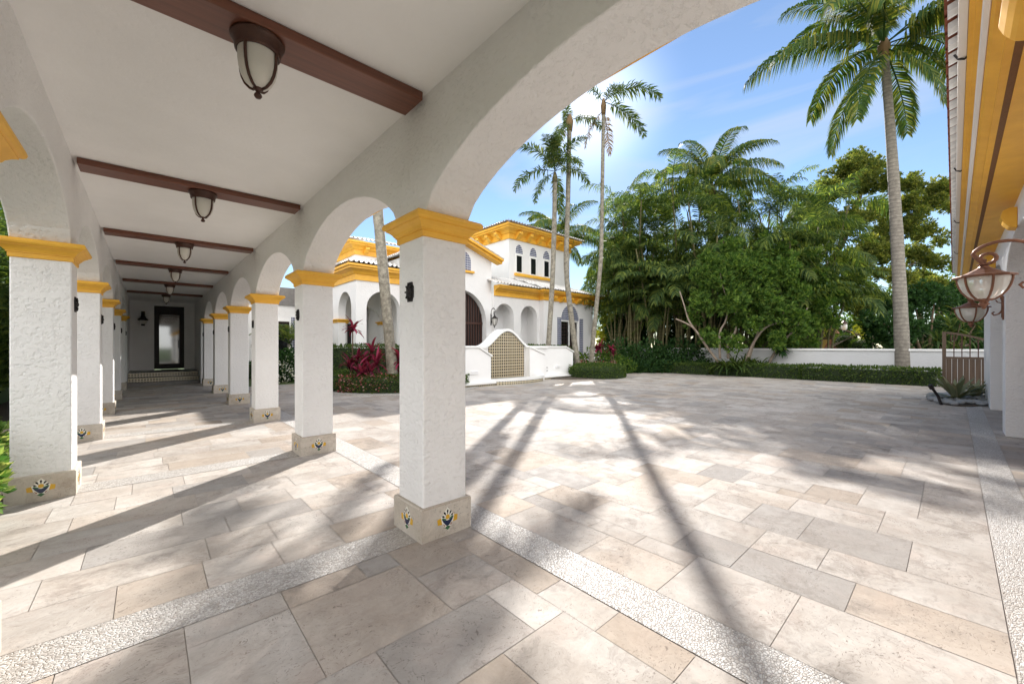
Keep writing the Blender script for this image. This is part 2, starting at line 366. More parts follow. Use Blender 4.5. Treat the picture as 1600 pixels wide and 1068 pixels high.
    def roofpatch(s, e0, e1, t0, t1, period=.22, amp=.055, course=.36, mi=0):
        e0, e1, t0, t1 = map(Vector, (e0, e1, t0, t1)); L = (e1 - e0).length; S = ((t0 + t1) / 2 - (e0 + e1) / 2).length
        nu = max(2, int(L / period)) * 8; nc = max(1, round(S / course)); rows = []
        for c in range(nc): rows += [(c / nc, .03), ((c + .97) / nc, 0.0)]
        nrm = (e1 - e0).cross(t0 - e0).normalized()
        if nrm.z < 0: nrm = -nrm
        V = []; F = []
        for (v, dz) in rows:
            a = e0.lerp(t0, v); b = e1.lerp(t1, v); w = (b - a).length
            for i in range(nu + 1):
                u = i / nu; ph = (u - .5) * w / period + (0 if True else 0)
                cc = math.cos(2 * PI * ph); h = amp * (abs(cc) ** .8 * (1 if cc > 0 else -.45))
                V.append(a.lerp(b, u) + nrm * (h + dz + amp * .5))
        for r in range(len(rows) - 1):
            for i in range(nu): q = r * (nu + 1) + i; F.append((q, q + 1, q + nu + 2, q + nu + 1))
        # underside so that it is a solid shell
        return s.add(V, F, mi)
    def build(s, name, mats, parent=None, bevel=0, smooth=False, tint=False):
        me = bpy.data.meshes.new(name); me.from_pydata(s.v, [], s.f)
        if not isinstance(mats, (list, tuple)): mats = [mats]
        for m in mats: me.materials.append(M[m])
        if len(mats) > 1: me.polygons.foreach_set("material_index", s.mi)
        if tint:
            at = me.attributes.new("tint", 'FLOAT', 'FACE'); at.data.foreach_set("value", s.tint)
        if smooth: me.polygons.foreach_set("use_smooth", [True] * len(me.polygons))
        me.update()
        if bevel or smooth:
            bm = bmesh.new(); bm.from_mesh(me); bmesh.ops.remove_doubles(bm, verts=bm.verts, dist=1e-4)
            bmesh.ops.recalc_face_normals(bm, faces=bm.faces)
            if bevel:
                ed = [e for e in bm.edges if len(e.link_faces) == 2 and e.calc_face_angle(0) > .5]
                bmesh.ops.bevel(bm, geom=ed, offset=bevel, segments=2, profile=.5, affect='EDGES', clamp_overlap=True)
            bm.to_mesh(me); bm.free()
        o = bpy.data.objects.new(name, me); COL.objects.link(o)
        if parent is not None:
            o.parent = parent; w = Vector((0, 0, 0)); q = parent
            while q is not None: w += q.location; q = q.parent
            o.location = -w
        return o

def thing(name, label, cat, loc=(0, 0, 0), group=None):
    o = bpy.data.objects.new(name, None); COL.objects.link(o); o.empty_display_size = .2; o.location = loc
    return tag(o, label, cat, group)
def tag(o, label=None, cat=None, group=None, kind=None):
    if label: o["label"] = label
    if cat: o["category"] = cat
    if group: o["group"] = group
    if kind: o["kind"] = kind
    return o
def struct(o): o["kind"] = "structure"; return o
KIDS = {}
def copy_tree(o, parent=None, loc=None, rz=None, sc=None, label=None):
    c = o.copy(); COL.objects.link(c)
    if parent is not None: c.parent = parent
    if loc is not None: c.location = loc
    if rz is not None: c.rotation_euler = (0, 0, rz)
    if sc is not None: c.scale = (sc, sc, sc)
    if label: c["label"] = label
    for ch in [k for k in bpy.data.objects if k.parent == o]: copy_tree(ch, c)
    return c
def arc(c, r, z0, h=None, n=16, p=1.0):
    """points of an arch from left to right, centre c, half span r, spring z0, rise h"""
    h = r if h is None else h
    return [(c - r * math.cos(PI * i / n), z0 + h * math.sin(PI * i / n) ** p) for i in range(n + 1)]

# ------------------------------------------------------------------ ground and paving
struct(MB().box(-300, 400, -300, 400, -.6, -.035).build("ground", "grass"))
struct(MB().box(-1.0, 23.0, -6, 17.5, -.034, -.004).build("paving_bed", "grout"))
def pack(x0, x1, y0, y1, m, shapes, mb, z=0, gap=.0019, seed=1):
    r = random.Random(seed); nx = int(round((x1 - x0) / m)); ny = int(round((y1 - y0) / m)); g = [[0] * ny for _ in range(nx)]
    mx = (x1 - x0) / nx; my = (y1 - y0) / ny
    for j in range(ny):
        for i in range(nx):
            if g[i][j]: continue
            opts = shapes[:]; r.shuffle(opts)
            for w, h in opts + [(2, 1), (1, 2), (1, 1)]:
                if i + w > nx or j + h > ny: continue
                if any(g[a][b] for a in range(i, i + w) for b in range(j, j + h)): continue
                for a in range(i, i + w):
                    for b in range(j, j + h): g[a][b] = 1
                dz = r.uniform(-.0008, .0008)
                X0, X1, Y0, Y1 = x0 + i * mx + gap, x0 + (i + w) * mx - gap, y0 + j * my + gap, y0 + (j + h) * my - gap
                mb.add([(X0, Y0, z + dz), (X1, Y0, z + dz), (X1, Y1, z + dz), (X0, Y1, z + dz)], [(0, 1, 2, 3)], 0, r.random()); break
PITCH = 3.235
CK = [2.93 + PITCH * k - (.32 if k < 0 else 0) for k in range(-2, 6)]            # column centre lines along the walkway
mb = MB()
pack(2.30, 22.7, -.19, 17.4, .203, [(2, 2), (3, 2), (2, 3), (3, 3), (4, 2), (2, 4), (4, 3), (3, 2), (2, 2), (4, 3), (3, 4)], mb, seed=5)
pack(-.4, 22.7, -5.8, -.46, .203, [(2, 2), (3, 2), (2, 3), (3, 3), (4, 2)], mb, seed=6)
struct(mb.build("courtyard_paving", "travertine", tint=True))
mb = MB(); r_ = random.Random(3)
pack(-1.0, 1.97, -.44, 2.93 - .165, .22, [(3, 2), (2, 2), (3, 3), (2, 3), (3, 2)], mb, seed=12)
edges = [c for c in CK if c > 0] + [20.3]
for k in range(len(edges) - 1):
    a = edges[k] + .17; b = edges[k + 1] - (.17 if k < len(edges) - 2 else 0)
    n = max(1, round((b - a) / .415)); hh = (b - a) / n
    for i in range(n):
        x = -1.0 + r_.uniform(-.5, 0)
        while x < 1.97:
            w = r_.choice((.62, .62, .83, .42)); X0 = max(x, -1.0); X1 = min(x + w, 1.97); x += w
            if X1 - X0 < .04: continue
            dz = r_.uniform(-.0008, .0008); g = .0019
            mb.add([(X0 + g, a + i * hh + g, dz), (X1 - g, a + i * hh + g, dz), (X1 - g, a + (i + 1) * hh - g, dz), (X0 + g, a + (i + 1) * hh - g, dz)], [(0, 1, 2, 3)], 0, r_.random())
struct(mb.build("walkway_paving", "travertine", tint=True))
mb = MB()
def sheet(mb, x0, x1, y0, y1, z): mb.add([(x0, y0, z), (x1, y0, z), (x1, y1, z), (x0, y1, z)], [(0, 1, 2, 3)])
sheet(mb, 1.975, 2.295, -.19, 19.8, .002); sheet(mb, 1.975, 22.6, -.455, -.195, .002)
for c in CK:
    if c > 0: sheet(mb, -1.0, 1.97, c - .165, c + .165, .002)
struct(mb.build("pebble_border", "pebbles"))
struct(MB().box(-8, -1.0, -6, 24, -.03, .03).build("planting_soil", "soil"))
struct(MB().box(22.75, 25.9, -.2, 18, -.03, .05).box(8, 22.7, 17.45, 18.6, -.03, .05).build("planting_bed", "soil"))

# ------------------------------------------------------------------ covered walkway
walk = thing("covered_walkway", "white stucco covered walkway with orange column capitals and brown ceiling beams", "arcade", (.5, 9, 0))
XR, XL = 1.76, -.765
def arcade_prof():
    pr = [(-4.6, 2.515)]
    for a, b in zip(CK, CK[1:]):
        l, r = a + .2, b - .2; c = (l + r) / 2; hs = (r - l) / 2 - .03; rise = .525
        R = (hs * hs + rise * rise) / (2 * rise)
        pts = []
        for i in range(33):
            u = -hs + 2 * hs * i / 32
            z1 = math.sqrt(R * R - u * u) - (R - rise); z2 = rise * math.sqrt(max(0, 1 - (u / hs) ** 2)); pts.append((c + u, 2.515 + .5 * z1 + .5 * z2))
        pr += pts
    pr += [(20.1, 2.515), (20.1, 0), (23.2, 0)]
    return pr
PR = arcade_prof()
for x in (XR, XL):
    MB().wall(PR, x - .2, x + .2, 3.5, 'Y').build("arcade_wall", "white_stucco", walk, bevel=.012)
MB().box(XL + .2, XR - .2, -4.6, 23.0, 3.40, 3.5).build("ceiling", "smooth_white", walk)
mb = MB()
for k in range(-2, 6):
    y = 2.81 + 3.25 * k
    b = MB().box(XL + .235, XR - .235, y - .14, y + .14, 3.335, 3.398).build("beam", "beam_wood", walk, bevel=.008)
ew = MB().wall([(-.6, .47), (.2, .47), (.2, 3.22), (1.2, 3.22), (1.2, .47), (1.6, .47)], 23.0, 23.3, 3.5, 'X').build("end_wall", "smooth_white", walk)
door = MB().box(.2, .36, 23.06, 23.16, .5, 3.22).box(1.04, 1.2, 23.06, 23.16, .5, 3.22).box(.36, 1.04, 23.06, 23.16, 2.85, 3.22).box(.36, 1.04, 23.06, 23.16, .5, .72).build("door", "dark_iron", walk, bevel=.006)
MB().box(.36, 1.04, 23.1, 23.12, .72, 2.85).build("glass_pane", "mirror_glass", door)
MB().box(.99, 1.01, 23.0, 23.06, 1.4, 1.75).build("handle", "dark_iron", door)
MB().box(.42, .98, 22.6, 22.98, .472, .485).build("door_mat", "rubber", walk)
st = MB().box(-.56, 1.55, 20.32, 23.0, 0, .12).box(-.56, 1.55, 20.62, 23.0, .122, .29).box(-.56, 1.55, 20.98, 23.0, .292, .47).build("steps", "slate_step", walk)
for y, z in ((20.62, .13), (20.98, .30)):
    MB().box(-.55, 1.54, y - .012, y - .002, z, z + .155).build("riser_tiles", "step_tile", st)
MB().box(XR + .2, 2.5, -4.9, 23.2, 3.5, 3.6).box(2.46, 2.52, -4.9, 23.2, 3.47, 3.6).build("eave", "orange_paint", walk, bevel=.01)
MB().roofpatch((2.58, -4.9, 3.62), (2.58, 23.2, 3.62), (.5, -4.9, 4.4), (.5, 23.2, 4.4)).roofpatch((-1.55, 23.2, 3.62), (-1.55, -4.9, 3.62), (.5, 23.2, 4.4), (.5, -4.9, 4.4)).build("roof", "roof_tile", walk, smooth=False)
MB().box(-1.5, XL - .2, -4.9, 23.2, 3.5, 3.6).build("eave", "orange_paint", walk)
# one column with its sub-parts, built at the origin
CAPP = [(.008, 2.34), (.012, 2.345), (.012, 2.385), (.022, 2.388), (.022, 2.398), (.03, 2.402), (.04, 2.42), (.058, 2.437), (.078, 2.448), (.078, 2.455), (.09, 2.458), (.1, 2.468), (.104, 2.482), (.1, 2.498), (.09, 2.512), (0, 2.514)]
proto = bpy.data.objects.new("tmp_origin", None); COL.objects.link(proto)
colm = MB().box(-.2, .2, -.2, .2, .2, 2.36).build("column", "white_stucco", proto, bevel=.012)
pl = MB(); pl.loft(0, 0, .2, .2, [(.03, 0), (.03, .245), (.022, .255), (.0, .256)])
for i in range(len(pl.tint)): pl.tint[i] = (.37, .81, .14, .62, .25)[i % 5]
pl.build("plinth", "plinth_stone", colm, tint=True)
MB().loft(0, 0, .2, .2, CAPP).build("capital", "orange_paint", colm, bevel=0)
def deco():
    """glazed diamond tile on the -Y face"""
    mb = MB(); y = -.2315
    def poly(pts, mi, k): mb.prism([(x * 1.0, .132 + z) for x, z in pts], y - .0006 * k, y + .004, mi)
    poly([(0, -.092), (.078, 0), (0, .092), (-.078, 0)], 0, 1)
    for sx in (-1, 1): poly([(sx * .05, -.034), (sx * .09, -.03), (sx * .094, .012), (sx * .062, .02)], 2, 2)
    for a in (-62, -31, 0, 31, 62):
        t = math.radians(a); s, c = math.sin(t), math.cos(t); r0, r1, w = .028, .072 - .012 * abs(a) / 62, .0085
        poly([(s * r0, c * r0 + .004), (s * (r1 - .012) + c * w, c * (r1 - .012) - s * w + .004), (s * r1, c * r1 + .004), (s * (r1 - .012) - c * w, c * (r1 - .012) + s * w + .004)], 4, 2)
    poly([(.02 * math.cos(a * PI / 4), .016 + .02 * math.sin(a * PI / 4)) for a in range(8)], 2, 3)
    poly([(-.056, .012), (-.03, -.004), (0, -.012), (.03, -.004), (.056, .012), (.04, -.02), (.012, -.052), (-.012, -.052), (-.04, -.02)], 1, 3)
    for sx in (-1, 1):
        poly([(sx * .012, .0), (sx * .045, .018), (sx * .052, .008), (sx * .02, -.01)], 3, 4)
        poly([(sx * .03, -.04), (sx * .045, -.03), (sx * .03, -.055), (sx * .022, -.05)], 5, 3)
    poly([(0, -.052), (.026, -.066), (0, -.088), (-.026, -.066)], 3, 3)
    return mb
dm = deco()
for q in range(4):
    t = MB(); a = q * PI / 2
    t.v = [(x * math.cos(a) - y * math.sin(a), x * math.sin(a) + y * math.cos(a), z) for x, y, z in dm.v]; t.f = dm.f; t.mi = dm.mi; t.tint = dm.tint
    t.build("glazed_tile", ["tile_white", "tile_blue", "tile_yellow", "tile_green", "tile_black", "terracotta"], colm)
md = MB()
oc = [(.66 * a, .74 * b) for a, b in [(-.055, -.105), (.055, -.105), (.062, -.075), (.085, -.055), (.085, .055), (.062, .075), (.055, .105), (-.055, .105), (-.062, .075), (-.085, .055), (-.085, -.055), (-.062, -.075)]]
md.prism([(a, 1.93 + b) for a, b in oc], -.210, -.2005, axis='X'); md.prism([(a * .72, 1.93 + b * .72) for a, b in oc], -.216, -.210, axis='X')
for a in range(8): md.beam((-.218, .03 * math.cos(a * PI / 4), 1.93 + .04 * math.sin(a * PI / 4)), (-.218, .055 * math.cos(a * PI / 4), 1.93 + .068 * math.sin(a * PI / 4)), .012, .012)
md.lathe([(.0, 0), (.026, .0), (.02, .012), (0, .016)], (0, 0, 0), 10)
# the last lathe lies flat at the origin: turn it onto the plaque
nb = 40
md.v[-nb:] = [(-.216 - z, x, 1.93 + y) for x, y, z in md.v[-nb:]]
md.build("medallion", "dark_iron", colm)
first = True
for x, rz in ((XR, 0), (XL, PI)):
    for c in CK[1:]:
        o = colm if first else copy_tree(colm)
        o.parent = walk; o.location = Vector((x, c, 0)) - walk.location; o.rotation_euler = (0, 0, rz); first = False
bpy.data.objects.remove(proto)

# ceiling lanterns
def ceiling_lantern():
    t = thing("ceiling_lantern", "x", "lantern", (0, 0, 0), "lanterns under the walkway beams")
    MB().lathe([(0, 0), (.135, 0), (.142, -.012), (.138, -.024), (.128, -.03), (.128, -.044), (.122, -.05), (.12, -.075), (.118, -.085), (.108, -.088)], seg=28).build("base", "brown_metal", t, smooth=True)
    g = [(.104, -.086), (.104, -.14), (.1, -.18), (.09, -.22), (.072, -.258), (.045, -.285), (.02, -.296)]
    MB().lathe(g, seg=28).build("glass", "frosted_glass", t, smooth=True)
    for k in range(4):
        a = k * PI / 2 + .45
        MB().tube([((r + .007) * math.cos(a), (r + .007) * math.sin(a), z) for r, z in [(.106, -.07)] + g], .0085, 6).build("rib", "brown_metal", t, smooth=True)
    MB().lathe([(.03, -.286), (.026, -.3), (.012, -.305), (.011, -.318), (.02, -.328), (.022, -.338), (.014, -.35), (0, -.353)], seg=12).build("finial", "brown_metal", t, smooth=True)
    return t
lamp = ceiling_lantern()
NTH = ["nearest and largest dome lantern under the first brown beam", "frosted dome lantern under the second beam from the camera", "frosted dome lantern under the third beam along the walkway", "small dome lantern under the fourth beam along the walkway", "small dome lantern under the fifth beam, next to last before the door", "farthest dome lantern, hanging just before the dark door"]
for k in range(6):
    o = lamp if k == 0 else copy_tree(lamp)
    o.location = (.49, 2.81 + 3.25 * k, 3.335); o["label"] = NTH[k]; o.rotation_euler = (0, 0, .35)

# wall lanterns: a copper lantern hanging from a scrolled arm; wall is at local +y, lantern hangs at the origin
def wall_lantern(mat, arm=.37):
    t = thing("wall_lantern", "x", "lantern", (0, 0, 0), None)
    MB().lathe([(.02, .30), (.05, .295), (.05, .283), (.03, .275), (.045, .25), (.075, .225), (.12, .195), (.165, .165), (.225, .15), (.235, .14), (.232, .125), (.20, .12), (0, .12)], seg=8).build("roof", mat, t)
    g = [(.192, .12), (.19, .08), (.178, .02), (.155, -.05), (.12, -.11), (.075, -.155), (.04, -.17)]
    MB().lathe(g, seg=24).build("glass", "clear_glass", t, smooth=True)
    for k in range(6):
        a = k * PI / 3 + .3
        MB().tube([((r + .008) * math.cos(a), (r + .008) * math.sin(a), z) for r, z in [(.21, .135)] + g], .011, 6).build("rib", mat, t, smooth=True)
    MB().lathe([(.08, -.15), (.07, -.17), (.035, -.18), (.03, -.2), (.045, -.215), (.03, -.235), (.014, -.25), (.02, -.27), (0, -.285)], seg=12).build("finial", mat, t, smooth=True)
    for k in range(3):
        a = k * 2 * PI / 3
        MB().lathe([(.012, .12), (.012, .06), (.02, .05), (.022, .0), (.012, -.04), (0, -.045)], (.05 * math.cos(a), .05 * math.sin(a), 0), 8).build("bulb", "lamp_white", t, smooth=True)
    pts = []
    for i in range(15):                                     # inner scroll
        a = -PI / 2 - i * (2.1 * PI / 14); r = .03 + .05 * i / 14
        pts.append((0, -.0 + r * math.cos(a) * 1.0 + .02, .37 + r * math.sin(a)))
    p0 = pts[-1]
    for i in range(1, 13):
        s = i / 12; a = PI - s * PI * .93
        pts.append((0, .13 + .215 * math.cos(a), .39 + .17 * math.sin(a)))
    pts += [(0, arm - .03, .33), (0, arm - .012, .25)]
    MB().tube(pts, [.014 + .006 * min(1, i / 12) for i in range(len(pts))], 8).tube([(0, 0, .28), (0, 0.01, .35)], .012, 8).build("arm", mat, t, smooth=True)
    MB().tube([(0, arm - .012, .25), (0, arm - .02, .05), (0, arm - .06, -.02), (0, arm - .11, -.04), (0, arm - .13, 0.0), (0, arm - .105, .03)], .014, 8).tube([(0, arm - .01, .2), (0, arm - .07, .22), (0, arm - .09, .27)], .01, 6).build("scroll", mat, t, smooth=True)
    MB().box(-.045, .045, arm - .02, arm, -.14, .34).box(-.03, .03, arm - .03, arm - .02, -.1, .3).build("wall_plate", mat, t, bevel=.005)
    return t
wl = wall_lantern("copper_metal"); wl.scale = (.84, 1, .84)
wl.location = (6.65, -.215, 2.13); wl.rotation_euler = (0, 0, PI); tag(wl, "larger copper scroll arm lantern nearest the camera on the garage wall", "lantern", "copper lanterns on the garage piers")
w2 = copy_tree(wl); w2.location = (10.8, -.2, 2.06); tag(w2, "smaller looking copper lantern below and behind the near one, farther along the garage", "lantern", "copper lanterns on the garage piers")
w3 = wall_lantern("dark_iron"); w3.location = (13.3, 16.0, 2.75); w3.scale = (.8, .8, 1.25); tag(w3, "dark iron lantern on the white villa wall right of the arched gate", "lantern")
sc_ = thing("wall_sconce", "small dark sconce on the end wall left of the dark door", "lantern", (-.15, 22.9, 2.5))
MB().box(-.21, -.09, 22.96, 23.0, 2.35, 2.95).build("back_plate", "dark_iron", sc_)
MB().lathe([(.0, 2.82), (.05, 2.8), (.08, 2.72), (.1, 2.66), (.17, 2.6), (.17, 2.57), (0, 2.57)], (-.15, 22.86, 0), 12).build("shade", "dark_iron", sc_, smooth=True)
MB().lathe([(.14, 2.57), (.12, 2.48), (.07, 2.42), (0, 2.4)], (-.15, 22.86, 0), 12).build("glass", "frosted_glass", sc_, smooth=True)
MB().lathe([(.05, 2.41), (.03, 2.38), (0, 2.34)], (-.15, 22.86, 0), 10).build("finial", "dark_iron", sc_, smooth=True)
# ------------------------------------------------------------------ garage wing on the right
gar = thing("garage", "white stucco garage with orange eave and barrel tile edge on the right", "garage", (9, -1.5, 0))
GP = [2.2, 6.35, 10.5, 14.65]                     # left edge of each pier (.6 wide)
pr = [(2.2, 0)]
for a, b in zip(GP, GP[1:]):
    l, r = a + .6, b; c = (l + r) / 2; hs = (r - l) / 2
    pr += [(l, 0)] + arc(c, hs, 2.45, .66, 24, .8) + [(r, 0)]
pr += [(17.6, 0)]
MB().wall(pr, -.57, -1.25, 3.5, 'X').build("wall", "white_stucco", gar, bevel=.012)
MB().box(17.3, 17.6, -6, -1.25, 0, 3.5).build("side_wall", "white_stucco", gar)
for a, b in zip(GP, GP[1:]):
    dr = MB().box(a + .55, b + .05, -1.24, -1.17, 0, 3.15).build("door", "garage_wood", gar)
    mb = MB()
    for k in range(9): mb.box(a + .6 + k * .4, a + .97 + k * .4, -1.17, -1.15, .05, 3.1)
    mb.build("door_boards", "garage_wood", dr)
    c = (a + .6 + b) / 2
    MB().prism([(-.57, 3.36), (-.50, 3.36), (-.44, 3.33), (-.42, 3.25), (-.45, 3.17), (-.50, 3.1), (-.57, 3.08)], c - .13, c + .13, axis='X').build("keystone", "orange_paint", gar, bevel=.012)
# eave: soffit, vent, fascia mouldings (run along x)
def strip(pts, mat, name, x0=1.3, x1=18.1): return MB().prism(pts, x0, x1, axis='X').build(name, mat, gar)
strip([(-1.3, 3.46), (-.307, 3.46), (-.307, 3.5), (-1.3, 3.5)], "orange_paint", "soffit")
strip([(-.307, 3.466), (-.265, 3.466), (-.265, 3.5), (-.307, 3.5)], "brown_vent", "soffit_vent")
strip([(-.265, 3.462), (-.222, 3.462), (-.218, 3.478), (-.20, 3.486), (-.165, 3.50), (-.15, 3.52), (-.15, 3.56), (-.265, 3.56)], "orange_paint", "moulding")
strip([(-.15, 3.53), (-.145, 3.522), (-.12, 3.522), (-.114, 3.53), (-.114, 3.57), (-.15, 3.57)], "white_paint", "sun_stripe")  # sunlit stripe of the moulding, put in as a white strip
strip([(-.114, 3.55), (-.09, 3.55), (-.085, 3.558), (-.062, 3.562), (-.062, 3.68), (-.114, 3.68)], "orange_paint", "fascia")
strip([(-.06, 3.60), (-.018, 3.60), (-.018, 3.72), (-.06, 3.72)], "white_paint", "gutter_board")
MB().prism([(-.17, 3.45), (-.20, 3.37), (-.24, 3.31), (-.32, 3.28), (-.56, 3.26), (-.56, 3.45)], 3.3, 3.85, axis='X').build("corbel", "orange_paint", gar, bevel=.03)
mb = MB()
for x in (4.4, 7.2, 10.2, 13.6): mb.tube([(x, -.075, 3.60), (x, -.05, 3.585), (x, -.02, 3.60), (x, .0, 3.64)], .008, 6)
mb.build("gutter_hook", "dark_iron", gar)
# barrel tiles: each course end shows as a little arch along the edge
mb = MB(); n = 76
for k in range(n):
    x = 1.3 + (k + .5) * 16.8 / n; V = []; F = []; w = 16.8 / n
    for j, (y, z) in enumerate(((.045, 3.70), (-4, 5.0))):
        for i in range(7): a = PI * i / 6; V.append((x - w * .5 * math.cos(a), y, z + .085 * math.sin(a)))
        for i in range(7): a = PI * i / 6; V.append((x - w * .40 * math.cos(a), y, z + .062 * math.sin(a)))
    for i in range(6): F += [(i, i + 1, i + 15, i + 14), (i + 7, i + 8, i + 22, i + 21), (i, i + 7, i + 8, i + 1)]
    mb.add(V, F, 0)
    V = []; F = []
    for j, (y, z) in enumerate(((.03, 3.73), (-4, 5.03))):
        for i in range(5): a = PI * i / 4; V.append((x + w / 2 - w * .3 * math.cos(a), y, z - .05 * math.sin(a)))
    mb.add(V, [(i, i + 1, i + 6, i + 5) for i in range(4)], 1)
mb.build("roof_tiles", ["terracotta", "roof_tile"], gar)
MB().box(2.3, 18.1, -4, -.12, 3.62, 3.66).build("roof_deck", "brown_vent", gar)

# ------------------------------------------------------------------ villa
villa = thing("villa", "white Mediterranean villa with orange cornices, arches and pale barrel tile roofs", "house", (13, 18, 0))
ST = "villa_stucco"
EP = [(0, 0), (.07, .0), (.07, .24), (.12, .26), (.2, .36), (.34, .42), (.42, .44), (.42, .50), (.5, .53), (.5, .62), (0, .62)]
def ep(z, k=1.0, hk=None): return [(o * k, z + h * (hk or k)) for o, h in EP]
# gate block with the gable
gz = lambda u: 6.62 - .33 * abs(u - 11.56)
MB().wall([(9.55, 0), (9.96, 0)] + arc(11.56, 1.6, 2.7, None, 28) + [(13.16, 0), (13.5, 0)], 16.5, 17.0, 5.7, 'X').build("wall", ST, villa)
MB().prism([(9.55, 5.695), (13.5, 5.695), (13.5, gz(13.5)), (11.56, 6.62), (9.55, gz(9.55))], 16.502, 17.0).build("gable", ST, villa)
for x in (13.2, 9.55): MB().box(x, x + .3, 17.0, 23, 0, 6.0).build("wall", ST, villa)
mb = MB()
for sx in (-1, 1):
    p0 = (11.56, 16.3, 6.66); p1 = (11.56 + sx * 2.35, 16.3, 6.66 - .33 * 2.35)
    mb.beam(p0, p1, .42, .14); mb.beam((p0[0], 16.24, p0[2] + .1), (p1[0], 16.24, p1[2] + .1), .56, .1)
mb.build("rake_moulding", "orange_paint", villa)
MB().roofpatch((13.95, 16.0, 6.02), (13.95, 23, 6.02), (11.56, 16.0, 6.82), (11.56, 23, 6.82)).roofpatch((9.17, 23, 6.02), (9.17, 16.0, 6.02), (11.56, 23, 6.82), (11.56, 16.0, 6.82)).build("roof", "roof_tile", villa)
ga = MB().prism([(11.56 - 1.6, .05), (11.56 + 1.6, .05)] + [(11.56 + 1.6 * math.cos(a * PI / 24), 2.7 + 1.6 * math.sin(a * PI / 24)) for a in range(25)], 16.86, 16.9).build("gate", "dark_iron", villa)
mb = MB()
for k in range(-9, 10):
    x = 11.56 + k * .165; zt = 2.7 + math.sqrt(max(0.01, 1.56 ** 2 - (x - 11.56) ** 2)); mb.box(x - .025, x + .025, 16.80, 16.858, .08, zt)
mb.box(10.0, 13.12, 16.78, 16.80, 2.62, 2.72).box(11.5, 11.62, 16.76, 16.80, .08, 4.2)
mb.build("gate_bars", "brown_metal", ga)
def arch_poly(c, r, z0, zs, h=None, n=16): return [(c - r, z0), (c + r, z0)] + [(u, z) for u, z in reversed(arc(c, r, zs, h, n))]
wg = MB().prism(arch_poly(11.6, .55, 5.30, 5.72), 16.49, 16.53).build("window", "blue_tile", villa)
MB().box(10.95, 12.3, 16.36, 16.5, 5.17, 5.28).build("sill", "orange_paint", wg, bevel=.02)
# arched wing
MB().wall([(13.5, 0), (13.6, 0)] + arc(14.27, .67, 3.1, None, 18) + [(14.94, 0), (15.45, 0)] + arc(16.12, .67, 3.1, None, 18) + [(16.79, 0), (17.1, 0)], 16.3, 16.62, 4.3, 'X').build("wall", ST, villa)
MB().box(13.5, 17.3, 17.3, 17.5, 0, 4.1).box(13.502, 17.3, 16.62, 17.3, 4.0, 4.1).box(15.0, 15.4, 16.62, 17.3, 0, 4.0).build("niche_wall", ST, villa)
# window wing
WX0, WX1 = 16.95, 21.65
mb = MB().wall([(WX0, 0), (18.48, 0), (18.48, .7), (18.48, 3.05)] + arc(19.35, .87, 3.05, .95, 20) + [(20.22, 3.05), (20.22, 0), (WX1, 0)], 15.95, 16.25, 4.3, 'X')
mb.box(18.48, 20.22, 15.952, 16.25, 0, .7); mb.box(WX0, WX0 + .3, 16.25, 17.4, 0, 4.1); mb.box(WX1 - .3, WX1, 16.25, 23, 0, 4.1)
mb.build("wall", ST, villa)
wi = MB().box(18.48, 20.22, 16.1, 16.14, .7, 3.0).build("window", "dark_glass", villa)
mb = MB()
for x in (18.48, 19.31, 20.14): mb.box(x, x + .08, 16.04, 16.12, .7, 3.06)
mb.box(18.48, 20.22, 16.02, 16.12, 2.98, 3.07).box(18.48, 20.22, 16.03, 16.12, .7, .78); mb.build("frame", "white_paint", wi)
mb = MB()
for k in range(1, 8): mb.box(18.48 + k * .2175 - .008, 18.48 + k * .2175 + .008, 16.085, 16.098, .7, 3.0)
for k in range(1, 11): mb.box(18.48, 20.22, 16.08, 16.1, .7 + k * .21 - .008, .7 + k * .21 + .008)
mb.build("grille", "brown_metal", wi)
MB().prism(arch_poly(19.35, .87, 3.07, 3.08, .92), 16.0, 16.1).build("lunette", "blue_tile", wi)
MB().box(18.12, 18.46, 15.925, 15.948, .7, 3.2).box(20.24, 20.58, 15.925, 15.948, .7, 3.2).build("tile_surround", "blue_tile", wi)
MB().sweep([(13.5, 16.3), (WX0, 16.3), (WX0, 15.95), (WX1, 15.95), (WX1, 22)], ep(4.15, 1.0, .87)).build("cornice", "orange_paint", villa)
def corbels(pts, axis, z, out, name="corbel", h=.3, w=.2):
    for (x, y) in pts:
        mb = MB(); pf = [(0, z), (0, z + h), (out, z + h), (out, z + h * .62), (out * .72, z + h * .55), (out * .5, z + h * .2), (out * .25, z)]
        if axis == 'Y': mb.prism([(y - o, q) for o, q in pf], x - w / 2, x + w / 2, axis='X')
        else: mb.prism([(x - o, q) for o, q in pf], y - w / 2, y + w / 2, axis='Y')
        mb.build(name, "orange_paint", villa)
corbels([(17.6 + .75 * k, 15.88) for k in range(6)], 'Y', 4.1, .34)
MB().roofpatch((13.2, 15.7, 4.69), (17.3, 15.7, 4.69), (13.2, 18.0, 5.45), (17.3, 18.0, 5.45)).roofpatch((16.4, 15.38, 4.69), (22.25, 15.38, 4.69), (16.4, 18.0, 5.55), (19.9, 18.0, 5.55)).roofpatch((22.25, 15.38, 4.69), (22.25, 23, 4.69), (19.9, 18.0, 5.55), (19.9, 23, 5.55)).build("roof", "roof_tile", villa)
